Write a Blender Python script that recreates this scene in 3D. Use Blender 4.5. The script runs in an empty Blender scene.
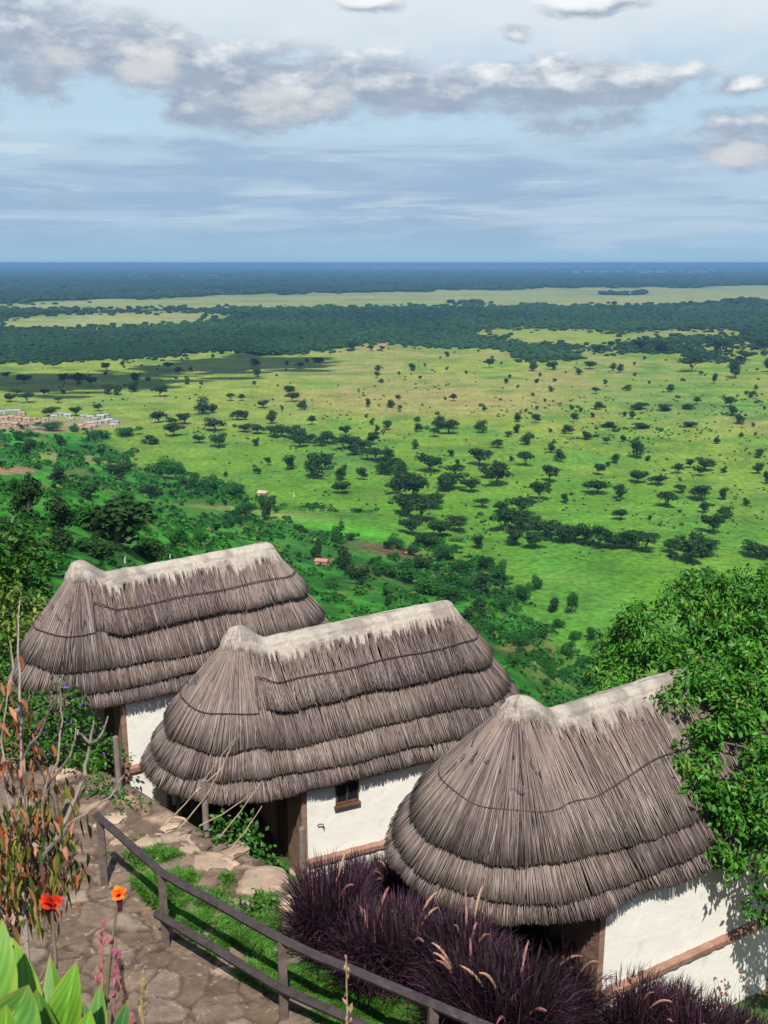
import bpy, math, random
import numpy as np
R = math.radians
scene = bpy.context.scene
col = scene.collection
rng = np.random.default_rng(7)
random.seed(7)

# ------------------------------------------------------------------ camera
# world unit = metre, camera stands 150 m above the plain (plain at z = 0)
CAMZ = 150.0
PITCH = R(14.0)
cP, sP = math.cos(PITCH), math.sin(PITCH)
F = 1000.0
cam = bpy.data.cameras.new('camera'); camo = bpy.data.objects.new('camera', cam); col.objects.link(camo)
camo.location = (0, 0, CAMZ); camo.rotation_euler = (R(90) - PITCH, 0, 0)
cam.sensor_fit = 'VERTICAL'; cam.sensor_height = 36.0; cam.sensor_width = 27.0
cam.lens = 36.0 * F / 1024.0
cam.clip_start = 0.1; cam.clip_end = 400000
scene.camera = camo
cam.dof.use_dof = True; cam.dof.focus_distance = 24.0; cam.dof.aperture_fstop = 5.6

# ------------------------------------------------------------------ light
SUN_EL, SUN_AZ = R(56.0), R(3.0)          # sun stands behind the camera
sd = (math.sin(SUN_AZ) * math.cos(SUN_EL), -math.cos(SUN_AZ) * math.cos(SUN_EL), math.sin(SUN_EL))
sun = bpy.data.lights.new('sun', 'SUN'); suno = bpy.data.objects.new('sun', sun); col.objects.link(suno)
sun.energy = 4.6; sun.angle = R(0.5); sun.color = (1.0, 0.955, 0.88)
from mathutils import Vector
suno.rotation_euler = Vector(sd).to_track_quat('Z', 'Y').to_euler()
suno.location = (0, -20, CAMZ + 40)
scene.view_settings.view_transform = 'Standard'; scene.view_settings.look = 'None'
scene.view_settings.exposure = 0.42; scene.view_settings.gamma = 1.0
scene.view_settings.use_curve_mapping = False

# ------------------------------------------------------------------ node helpers
class NT:
    def __init__(s, nt): s.nt = nt; s.n = nt.nodes; s.l = nt.links
    def new(s, t, **kw):
        n = s.n.new(t)
        for k, v in kw.items(): setattr(n, k, v)
        return n
    def link(s, a, b): s.l.new(a, b)
    def put(s, inp, v):
        if hasattr(v, 'is_linked') or isinstance(v, bpy.types.NodeSocket): s.l.new(v, inp)
        else:
            if isinstance(v, (tuple, list)) and len(v) == 3 and inp.type == 'RGBA': v = (*v, 1)
            inp.default_value = v
    def math(s, op, a, b=None, c=None, clamp=False):
        n = s.new('ShaderNodeMath', operation=op); n.use_clamp = clamp
        s.put(n.inputs[0], a)
        if b is not None: s.put(n.inputs[1], b)
        if c is not None: s.put(n.inputs[2], c)
        return n.outputs[0]
    def mix(s, f, a, b, mode='MIX'):
        n = s.new('ShaderNodeMix', data_type='RGBA', blend_type=mode)
        s.put(n.inputs[0], f); s.put(n.inputs[6], a); s.put(n.inputs[7], b)
        return n.outputs[2]
    def noise(s, vec, scale, detail=4, rough=0.55, dist=0.0):
        n = s.new('ShaderNodeTexNoise'); n.inputs['Scale'].default_value = scale
        n.inputs['Detail'].default_value = detail; n.inputs['Roughness'].default_value = rough
        n.inputs['Distortion'].default_value = dist
        if vec is not None: s.link(vec, n.inputs['Vector'])
        return n.outputs[0]
    def ramp(s, f, lo, hi):
        n = s.new('ShaderNodeMapRange'); n.interpolation_type = 'SMOOTHSTEP'
        s.put(n.inputs[0], f); n.inputs[1].default_value = lo; n.inputs[2].default_value = hi
        return n.outputs[0]
    def vec(s, x, y, z):
        n = s.new('ShaderNodeCombineXYZ'); s.put(n.inputs[0], x); s.put(n.inputs[1], y); s.put(n.inputs[2], z)
        return n.outputs[0]

# ------------------------------------------------------------------ sky
world = bpy.data.worlds.new('World'); scene.world = world; world.use_nodes = True
w = NT(world.node_tree); w.n.clear()
wout = w.new('ShaderNodeOutputWorld'); bg = w.new('ShaderNodeBackground')
SKY = 0.11
bg.inputs[1].default_value = SKY
w.link(bg.outputs[0], wout.inputs[0])
sky = w.new('ShaderNodeTexSky', sky_type='NISHITA'); sky.sun_disc = False
sky.sun_elevation = SUN_EL; sky.sun_rotation = R(180.0) - SUN_AZ
sky.altitude = 900; sky.air_density = 1.0; sky.dust_density = 1.2; sky.ozone_density = 1.5
tc = w.new('ShaderNodeTexCoord'); sx = w.new('ShaderNodeSeparateXYZ'); w.link(tc.outputs['Generated'], sx.inputs[0])
X, Y, Z = sx.outputs
ay = w.math('MAXIMUM', w.math('ABSOLUTE', Y), 0.12)
A = w.math('DIVIDE', X, ay)                # bearing
E_ = w.math('DIVIDE', Z, w.math('SQRT', w.math('ADD', w.math('MULTIPLY', X, X), w.math('MULTIPLY', Y, Y))))   # slope above horizon
P2 = w.vec(w.math('MULTIPLY', A, 1.0), w.math('MULTIPLY', E_, 2.2), 0.0)
U = 1 / SKY
def cc(r, g, b, k=1.0): return (r * U * k, g * U * k, b * U * k)
n1 = w.noise(P2, 9.0, 9, 0.62, 0.2)
n2 = w.noise(P2, 26.0, 6, 0.6, 0.1)
nw = w.noise(w.vec(w.math('MULTIPLY', A, 0.8), w.math('MULTIPLY', E_, 9.0), 3.0), 5.0, 8, 0.6, 0.4)
nw2 = w.noise(w.vec(w.math('MULTIPLY', A, 0.9), w.math('MULTIPLY', E_, 7.0), 9.0), 4.5, 8, 0.62, 0.5)
# base: clear sky towards the horizon, milky high cloud above
hor = cc(0.19, 0.365, 0.54); mid = cc(0.37, 0.50, 0.60); top = cc(0.56, 0.61, 0.65)
base = w.mix(0.12, w.mix(w.ramp(E_, 0.02, 0.125), hor, mid), sky.outputs[0])
base = w.mix(w.math('MULTIPLY', w.ramp(w.math('ADD', E_, w.math('MULTIPLY', n1, 0.12)), 0.19, 0.29), 0.92), base, top)
# stratus bank
sb = w.math('MULTIPLY', w.ramp(w.math('ADD', E_, w.math('MULTIPLY', nw, 0.03)), 0.014, 0.05), w.math('SUBTRACT', 1.0, w.ramp(w.math('ADD', E_, w.math('MULTIPLY', n2, 0.02)), 0.117, 0.129)))
scol = w.mix(w.ramp(nw2, 0.38, 0.62), cc(0.245, 0.345, 0.48), cc(0.36, 0.465, 0.57))
base = w.mix(w.math('MULTIPLY', sb, 0.85), base, scol)
st = w.math('MULTIPLY', w.ramp(nw, 0.51, 0.66), w.math('MULTIPLY', w.ramp(E_, 0.02, 0.045), w.math('SUBTRACT', 1.0, w.ramp(E_, 0.10, 0.13))))
base = w.mix(w.math('MULTIPLY', st, 0.5), base, cc(0.50, 0.58, 0.62))
# cumulus: ellipses (bearing, slope, half sizes, weight)
def sky_px(px, py):
    xc, yc = (px - 384) / F, (512 - py) / F
    dy, dz = cP + yc * sP, -sP + yc * cP
    return xc / dy, dz / math.hypot(xc, dy)
def cloud_mask(list_, nscale, up_=0.0):
    tot = None
    for (px, py, rx, ry, wt) in list_:
        a0, e0 = sky_px(px, py)
        dx = w.math('DIVIDE', w.math('SUBTRACT', A, a0), rx / F); dy = w.math('DIVIDE', w.math('SUBTRACT', E_, e0 - up_), ry / F)
        d = w.math('SQRT', w.math('ADD', w.math('MULTIPLY', dx, dx), w.math('MULTIPLY', dy, dy)))
        v = w.math('MULTIPLY', w.math('SUBTRACT', 1.0, d), wt)
        tot = v if tot is None else w.math('MAXIMUM', tot, v)
    return tot
CU = [(20, 40, 120, 60, 1), (130, 55, 90, 42, 1), (190, 108, 40, 26, 1), (230, 85, 80, 50, 1), (300, 90, 100, 42, 1), (380, 85, 80, 34, 1), (470, 88, 90, 34, 1),
      (560, 85, 70, 30, 1), (640, 78, 90, 28, 1), (690, 70, 40, 20, 1), (368, 4, 36, 12, .9), (590, 3, 60, 14, 1), (745, 85, 36, 14, 1), (730, 155, 50, 24, .9), (620, 122, 100, 16, .6), (740, 125, 60, 18, .6),
      (517, 35, 24, 10, .6), (-80, 60, 120, 60, 1), (860, 70, 90, 40, 1)]
cm = cloud_mask(CU, 1)
cmn = w.math('ADD', w.math('SUBTRACT', cm, 0.10), w.math('MULTIPLY', w.math('SUBTRACT', n1, 0.5), 2.7))
cmn = w.math('ADD', cmn, w.math('MULTIPLY', w.math('SUBTRACT', n2, 0.5), 0.75))
calpha = w.math('MULTIPLY', w.ramp(cmn, -0.12, 0.45), w.ramp(cm, -0.25, 0.1))
# light tops: sample the noise a little higher to find the upper rims
P3 = w.vec(w.math('ADD', A, 0.004), w.math('MULTIPLY', w.math('ADD', E_, 0.016), 2.2), 0.0)
n1b = w.noise(P3, 9.0, 9, 0.62, 0.2)
n2b = w.noise(P3, 26.0, 6, 0.6, 0.1)
cmu = w.math('ADD', w.math('ADD', w.math('SUBTRACT', cloud_mask(CU, 1, 0.015), 0.10), w.math('MULTIPLY', w.math('SUBTRACT', n1b, 0.5), 2.7)), w.math('MULTIPLY', w.math('SUBTRACT', n2b, 0.5), 0.9))
rim = w.ramp(w.math('SUBTRACT', cmn, cmu), 0.05, 1.15)
HI = [(150, 62, 50, 26, 1), (280, 100, 60, 26, 1), (735, 155, 40, 18, 1.3), (330, 95, 40, 20, .8), (60, 60, 40, 20, .6), (480, 70, 60, 16, .4), (640, 62, 60, 14, .4)]
hi = w.ramp(w.math('ADD', cloud_mask(HI, 1), w.math('MULTIPLY', w.math('SUBTRACT', n2, 0.5), 2.2)), -0.1, 0.95)
ccol = w.mix(rim, cc(0.25, 0.31, 0.40), cc(0.72, 0.73, 0.74))
ccol = w.mix(w.math('MULTIPLY', hi, 0.55), ccol, cc(0.68, 0.66, 0.61))
ccol = w.mix(w.math('MULTIPLY', w.ramp(n2, 0.35, 0.7), 0.22), ccol, cc(0.48, 0.51, 0.55))
fin = w.mix(w.math('MULTIPLY', calpha, 0.93), base, ccol)
behind = w.ramp(Y, -0.05, 0.15)
up = w.ramp(E_, 0.4, 0.9)
fin = w.mix(up, fin, sky.outputs[0])
fin = w.mix(behind, sky.outputs[0], fin)
w.link(fin, bg.inputs[0])

# ------------------------------------------------------------------ numpy noise
def _h(ix, iy, seed):
    n = (ix.astype(np.int64) * 374761393 + iy.astype(np.int64) * 668265263 + seed * 2147483647) & 0xffffffff
    n = ((n ^ (n >> 13)) * 1274126177) & 0xffffffff
    return ((n ^ (n >> 16)) & 0xffff) / 65535.0
def vnoise(x, y, seed=0):
    x = np.asarray(x, float); y = np.asarray(y, float)
    ix = np.floor(x); iy = np.floor(y); fx = x - ix; fy = y - iy
    fx = fx * fx * (3 - 2 * fx); fy = fy * fy * (3 - 2 * fy)
    a = _h(ix, iy, seed); b = _h(ix + 1, iy, seed); c = _h(ix, iy + 1, seed); d = _h(ix + 1, iy + 1, seed)
    return (a * (1 - fx) + b * fx) * (1 - fy) + (c * (1 - fx) + d * fx) * fy
def fbm(x, y, seed=0, o=4):
    s = 0; a = .5; t = 0
    for i in range(o):
        s = s + a * vnoise(x * 2 ** i, y * 2 ** i, seed + i); t += a; a *= .5
    return s / t
def sstep(a, b, x):
    t = np.clip((np.asarray(x, float) - a) / (b - a), 0, 1); return t * t * (3 - 2 * t)

# ------------------------------------------------------------------ projection helpers (z here is relative to the camera)
def ray(px, py):
    xc, yc = (px - 384) / F, (512 - py) / F
    return np.array([xc, cP + yc * sP, -sP + yc * cP])
def at(px, py, depth):
    p = ray(px, py) * depth; return (p[0], p[1], p[2] + CAMZ)
def onz(px, py, z):
    d = ray(px, py); k = z / d[2]; return d * k
def proj(x, y, z):
    d = y * cP - z * sP
    d = np.where(np.abs(d) < 1e-3, 1e-3, d)
    return 384 + F * x / d, 512 - F * (y * sP + z * cP) / d

# ------------------------------------------------------------------ terrain height, relative to the camera
HUTS = [dict(x=-6.80, y=21.45, z=-9.29, phi=0.515, R=1.76, L=4.45, H=2.58, rise=-0.20, g=-11.6),
        dict(x=-3.035, y=19.711, z=-10.302, phi=0.434, R=2.08, L=4.834, H=2.68, rise=-0.14, g=-12.75),
        dict(x=2.331, y=16.041, z=-10.208, phi=0.516, R=2.25, L=4.15, H=2.70, rise=-0.33, g=-13.6)]
EDGE = np.array([(-30, 24.0), (-14, 22.6), (-8.6, 21.0), (-5.5, 18.6), (-3.35, 16.6), (-2.0, 15.55), (-1.2, 14.6), (-0.3, 13.4), (1.6, 11.6), (4.0, 9.6), (12, 6.0), (40, 0.0)], float)
def edge_sd(x, y):
    """signed distance to the edge of the path terrace, positive on the side of the huts"""
    best = np.full(np.shape(x), 1e9); sg = np.ones(np.shape(x))
    for (x0, y0), (x1, y1) in zip(EDGE[:-1], EDGE[1:]):
        dx, dy = x1 - x0, y1 - y0; L2 = dx * dx + dy * dy
        t = np.clip(((x - x0) * dx + (y - y0) * dy) / L2, 0, 1)
        d = np.hypot(x - x0 - t * dx, y - y0 - t * dy)
        s = np.where((x - x0) * dy - (y - y0) * dx > 0, -1.0, 1.0)
        m = d < best
        best = np.where(m, d, best); sg = np.where(m, s, sg)
    return best * sg
TU = np.array([-3.0, -0.8, -0.38, -0.145, 0.09, 0.23, 0.5, 3.0]); TV = np.array([1500, 1250, 1040, 650, 525, 350, 300, 280.])
def height(x, y):
    x = np.asarray(x, float); y = np.asarray(y, float)
    terr = np.interp(x, [-9, -4.5, -1, 2.2, 4, 10], [-11.4, -12.2, -12.75, -12.9, -13.55, -13.6])
    s = edge_sd(x, y)
    drop = sstep(0.0, 1.5, s)
    path = -10.4 + 0.03 * (fbm(x * 1.3, y * 1.3, 5) - .5)
    near = path * (1 - drop) + (terr + 0.12 * (fbm(x * 1.1, y * 1.1, 9) - .5)) * drop
    # bank that climbs from the path towards the camera
    bl = sstep(-1.5, -2.5, x)
    bank_r = -1.7 - 1.15 * np.maximum(y, 0)
    bank_l = np.where(y < 5.6, -1.9 - 0.52 * np.maximum(y, 0), -4.81 - 3.2 * (y - 5.6)) + 0.2 * (fbm(x * 1.5, y * 1.5, 2) - .5)
    bank = bank_r * (1 - bl) + bank_l * bl
    bank = np.where(y < 0, -1.8 + 0.12 * np.maximum(y, -300), bank)
    near = np.maximum(near, bank)
    # hill down to the plain
    r = np.hypot(x, np.maximum(y, 0)); u = x / np.maximum(y, 1.0)
    T = np.interp(u, TU, TV)
    wob = 1 + 0.22 * (fbm(u * 6 + 3, u * 2, 21) - .5)
    t = np.clip((y - 25.5) / (T * wob - 25.5), 0, 1)
    f = 1 - (1 - t) ** 1.6
    env = np.sin(np.pi * np.clip(t, 0, 1)) ** 0.8 * np.clip((y - 26) / 60, 0, 1)
    bumps = env * (9 * (fbm(x / 70, y / 90, 31, 3) - .5) + 5 * (fbm(x / 22, y / 30, 33, 3) - .5))
    # terraces, slight
    hill = -150 + (terr + 150) * (1 - f) + bumps
    z = np.where(y > 25.5, hill, near)
    z = np.where((y > 25.5) & (t >= 1), -150.0, z)
    # left of the view the path terrace continues for a bit
    return z
def height1(x, y): return float(height(np.array([x]), np.array([y]))[0])
def ground(px, py):
    """first point of the ground seen through a pixel direction (relative coordinates)"""
    d = ray(px, py)
    ks = np.geomspace(8, 60000, 1500)
    z = height(d[0] * ks, d[1] * ks); g = d[2] * ks - z
    idx = np.where(g < 0)[0]
    if len(idx) == 0: return d * 40000
    i = idx[0]; a, b = ks[max(i - 1, 0)], ks[i]
    for _ in range(18):
        m = .5 * (a + b)
        if d[2] * m - height1(d[0] * m, d[1] * m) < 0: b = m
        else: a = m
    return d * b
def depth_of(p): return p[1] * cP - p[2] * sP

# ------------------------------------------------------------------ mesh building
def mesh(name, V, faces=None, quads=None, tris=None, c=None, mat=None, parent=None, smooth=False, local=None):
    """V: (n,3) world coordinates; local: origin subtracted from V and given to the object"""
    V = np.asarray(V, float)
    if local is not None: V = V - np.asarray(local, float)
    me = bpy.data.meshes.new(name)
    if faces is not None:
        me.from_pydata([tuple(v) for v in V], [], faces)
    else:
        q = np.zeros((0, 4), int) if quads is None else np.asarray(quads, int).reshape(-1, 4)
        t = np.zeros((0, 3), int) if tris is None else np.asarray(tris, int).reshape(-1, 3)
        me.vertices.add(len(V)); me.vertices.foreach_set('co', V.astype(np.float32).ravel())
        idx = np.concatenate([q.ravel(), t.ravel()]); me.loops.add(len(idx)); me.loops.foreach_set('vertex_index', idx.astype(np.int32))
        n = len(q) + len(t); me.polygons.add(n)
        tot = np.concatenate([np.full(len(q), 4), np.full(len(t), 3)]); st_ = np.concatenate([[0], np.cumsum(tot)[:-1]]) if n else np.array([])
        me.polygons.foreach_set('loop_start', st_.astype(np.int32)); me.polygons.foreach_set('loop_total', tot.astype(np.int32))
        me.update(calc_edges=True)
    if c is not None:
        c = np.asarray(c, float)
        if c.ndim == 1: c = np.tile(c, (len(V), 1))
        a = me.color_attributes.new('col', 'FLOAT_COLOR', 'POINT')
        a.data.foreach_set('color', np.c_[c, np.ones(len(c))].astype(np.float32).ravel())
    if smooth: me.polygons.foreach_set('use_smooth', [True] * len(me.polygons))
    o = bpy.data.objects.new(name, me); col.objects.link(o)
    if mat: me.materials.append(mat)
    if local is not None: o.location = tuple(local)
    if parent is not None: o.parent = parent
    return o
def W(V): V = np.array(V, float); V[..., 2] += CAMZ; return V
def tag(o, label=None, cat=None, group=None, kind=None):
    if label: o['label'] = label
    if cat: o['category'] = cat
    if group: o['group'] = group
    if kind: o['kind'] = kind
    return o
def thing(name, loc, label, cat, group=None):
    o = bpy.data.objects.new(name, None); col.objects.link(o); o.location = tuple(loc); o.empty_display_size = .2
    return tag(o, label, cat, group)
def child(o, root):           # parent while keeping world-coordinate vertices: parts built with local=root.location
    o.parent = root; o.location = (0, 0, 0); return o

class MB:
    def __init__(s): s.v = []; s.f = []; s.c = []
    def add(s, V, Fc, c=(.5, .5, .5)):
        b = len(s.v); V = np.asarray(V, float); s.v += [tuple(v) for v in V]; s.f += [tuple(b + i for i in f) for f in Fc]
        c = np.asarray(c, float); s.c += [tuple(c)] * len(V) if c.ndim == 1 else [tuple(k) for k in c]
        return s
    def box(s, c0, ax, ay, az, c=(.5, .5, .5)):
        c0, ax, ay, az = [np.asarray(q, float) for q in (c0, ax, ay, az)]
        V = [c0 + i * ax + j * ay + k * az for k in (-1, 1) for j in (-1, 1) for i in (-1, 1)]
        return s.add(V, [(0, 2, 3, 1), (4, 5, 7, 6), (0, 1, 5, 4), (2, 6, 7, 3), (0, 4, 6, 2), (1, 3, 7, 5)], c)
    def tube(s, pts, rad, n=6, c=(.5, .5, .5), cap=True):
        pts = np.asarray(pts, float); m = len(pts); rad = np.broadcast_to(rad, (m,))
        V = []; up = np.array([.13, .07, 1.0])
        for i in range(m):
            d = pts[min(i + 1, m - 1)] - pts[max(i - 1, 0)]; d /= (np.linalg.norm(d) + 1e-9)
            a = np.cross(d, up if abs(d[2]) < .95 else np.array([1., 0, 0])); a /= np.linalg.norm(a); b = np.cross(d, a)
            for k in range(n):
                q = 2 * math.pi * k / n; V.append(pts[i] + rad[i] * (math.cos(q) * a + math.sin(q) * b))
        Fc = [(i * n + k, i * n + (k + 1) % n, (i + 1) * n + (k + 1) % n, (i + 1) * n + k) for i in range(m - 1) for k in range(n)]
        if cap: Fc += [tuple(range(n))[::-1], tuple((m - 1) * n + k for k in range(n))]
        return s.add(V, Fc, c)
    def build(s, name, mat, parent=None, smooth=False, loc=None):
        if loc is None and parent is not None: loc = np.array(parent.location)
        o = mesh(name, np.array(s.v), faces=s.f, c=np.array(s.c), mat=mat, smooth=smooth, local=loc)
        if parent is not None: o.parent = parent; o.location = (0, 0, 0)
        return o

# ------------------------------------------------------------------ materials
def vmat(name, rough=.85, nscale=3.0, namt=.35, bump=0.0, bscale=None, trans=0.0, spec=.25, det=5, stretch=None, coord='Object', tint=None):
    m = bpy.data.materials.new(name); m.use_nodes = True; t = NT(m.node_tree); t.n.clear()
    out = t.new('ShaderNodeOutputMaterial'); p = t.new('ShaderNodeBsdfPrincipled')
    a = t.new('ShaderNodeAttribute', attribute_name='col'); c = a.outputs['Color']
    co = t.new('ShaderNodeTexCoord').outputs[coord]
    if stretch:
        mp = t.new('ShaderNodeMapping'); mp.inputs['Scale'].default_value = stretch; t.link(co, mp.inputs[0]); co = mp.outputs[0]
    if namt:
        nz = t.noise(co, nscale, det, .6); f = t.new('ShaderNodeMapRange'); t.link(nz, f.inputs[0])
        f.inputs[1].default_value = .25; f.inputs[2].default_value = .75; f.inputs[3].default_value = 1 - namt; f.inputs[4].default_value = 1 + namt
        mx = t.new('ShaderNodeVectorMath', operation='SCALE'); t.link(c, mx.inputs[0]); t.link(f.outputs[0], mx.inputs['Scale']); c = mx.outputs[0]
    if tint:                                        # (scale, colour, amount, lo, hi)
        for (sc, tc_, am, lo, hi_) in tint:
            c = t.mix(t.math('MULTIPLY', t.ramp(t.noise(co, sc, 5, .6, .3), lo, hi_), am), c, tc_)
    t.link(c, p.inputs['Base Color']); p.inputs['Roughness'].default_value = rough
    p.inputs['Specular IOR Level'].default_value = spec
    if bump:
        b = t.new('ShaderNodeBump'); b.inputs['Strength'].default_value = 1; b.inputs['Distance'].default_value = bump
        t.link(t.noise(co, bscale or nscale * 3, 6, .65), b.inputs['Height']); t.link(b.outputs[0], p.inputs['Normal'])
    if trans:
        tr = t.new('ShaderNodeBsdfTranslucent'); t.link(c, tr.inputs[0]); ms = t.new('ShaderNodeMixShader'); ms.inputs[0].default_value = trans
        t.link(p.outputs[0], ms.inputs[1]); t.link(tr.outputs[0], ms.inputs[2]); t.link(ms.outputs[0], out.inputs[0])
    else: t.link(p.outputs[0], out.inputs[0])
    return m
M = {}
M['thatch'] = vmat('thatch', .8, 1.3, .22, spec=.2)
M['shell'] = vmat('thatch_underside', .95, 4, .3)
M['cement'] = vmat('ridge_mortar', .95, 6, .22, bump=.045, bscale=12, tint=[(3.0, (.19, .16, .135), .6, .50, .68), (11.0, (.15, .125, .105), .5, .58, .70)])
M['plaster'] = vmat('lime_plaster', .9, 2.2, .06, bump=.010, bscale=7, tint=[(2.0, (.55, .47, .38), .40, .56, .76), (9.0, (.42, .34, .27), .35, .66, .76)])
M['mud'] = vmat('mud_wall', .95, 3.5, .3, bump=.03, bscale=10)
M['wood'] = vmat('weathered_wood', .85, 7.0, .45, bump=.012, bscale=22, tint=[(16.0, (.16, .13, .11), .35, .58, .70)])
M['stone'] = vmat('stone', .9, 3.0, .28, bump=.03, bscale=9, tint=[(1.6, (.07, .055, .04), .6, .55, .7)])
M['path'] = vmat('flagstone', .92, 5.0, .35, bump=.035, bscale=14, tint=[(7.0, (.45, .36, .28), .5, .58, .70), (3.0, (.10, .075, .055), .6, .52, .66)])
M['leaf'] = vmat('glossy_leaf', .5, 6, .2, trans=.22, spec=.3)
M['drylf'] = vmat('dry_leaf', .7, 12, .3, trans=.2)
M['crown'] = vmat('tree_foliage', .75, .35, .3, trans=.12, spec=.15)
M['bark'] = vmat('bark', .9, 4, .3, bump=.02)
M['blade'] = vmat('grass_blade', .6, 2, .2, trans=.25)
M['dark'] = vmat('dark_interior', .6, 3, .2)
M['roofm'] = vmat('metal_roof', .6, .5, .2)

# ------------------------------------------------------------------ land cover, addressed in ground points
def PB(x, cx, cy, rx, ry, ang=0.0, soft=.35, seed=0):
    """soft ellipse evaluated on the map of bearings and depressions of the ground points"""
    px, py = x; ca, sa = math.cos(ang), math.sin(ang)
    dx, dy = px - cx, py - cy; u = (dx * ca + dy * sa) / rx; v = (-dx * sa + dy * ca) / ry
    d = np.sqrt(u * u + v * v) + 0.5 * (fbm(px / (rx * .35) + seed, py / (ry * .35) + seed, 40 + seed, 3) - .5)
    return 1 - sstep(1 - soft, 1 + soft, d)
def forest_mask(px, py):
    n = fbm(px / 26.0, py / 4.0, 3, 4) - .5
    pp = np.asarray(px, float)
    botA = np.interp(pp, [-200, 0, 150, 384, 600, 768, 1000], [304, 303, 298, 292, 288, 285, 284]) + 5 * n
    A_ = 1 - sstep(botA - .8, botA + .8, py)
    A_ = A_ * (1 - .9 * PB((px, py), 430, 267.3, 160, 1.9, 0, .4, 1)) * (1 - .6 * PB((px, py), 640, 272, 110, 2.0, 0, .6, 2)) * (1 - .5 * PB((px, py), 160, 276, 60, 1.3, 0, .6, 2))
    topB = np.interp(pp, [-200, 0, 100, 260, 384, 600, 768, 1000], [306, 309, 310, 309, 308, 306, 304, 303]) + 4 * n
    botB = np.interp(pp, [-200, 0, 100, 200, 300, 384, 480, 560, 640, 768, 1000], [362, 361, 360, 353, 351, 343, 350, 352, 352, 356, 360]) + 9 * n
    B_ = sstep(topB - .8, topB + .8, py) * (1 - sstep(botB - 1, botB + 1, py))
    B_ = B_ * (1 - PB((px, py), 110, 320.5, 135, 8.5, -.03, .35, 4)) * (1 - PB((px, py), 555, 337, 75, 9, .02, .4, 5)) * (1 - .8 * PB((px, py), 700, 333, 60, 4, 0, .4, 6)) * (1 - .7 * PB((px, py), 480, 333, 24, 3, 0, .4, 7))
    B_ = np.maximum(B_, .8 * PB((px, py), 700, 352, 90, 9, .05, .5, 8))
    B_ = np.maximum(B_, PB((px, py), 545, 356, 34, 5, .02, .4, 9))
    B_ = B_ * (1 - .85 * sstep(326, 338, py) * sstep(530, 620, px) * sstep(.44, .54, fbm(px / 38, py / 5, 66, 4)))
    S_ = PB((px, py), 620, 294.5, 28, .8, 0, .5, 1) + PB((px, py), 750, 303, 26, 2.4, 0, .4, 2) + PB((px, py), 470, 303, 20, .8, 0, .5, 3)
    return np.clip(np.maximum(np.maximum(A_, B_), S_), 0, 1)
def L(a, b, t): return np.asarray(a) * (1 - t[:, None]) + np.asarray(b) * t[:, None]
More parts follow.
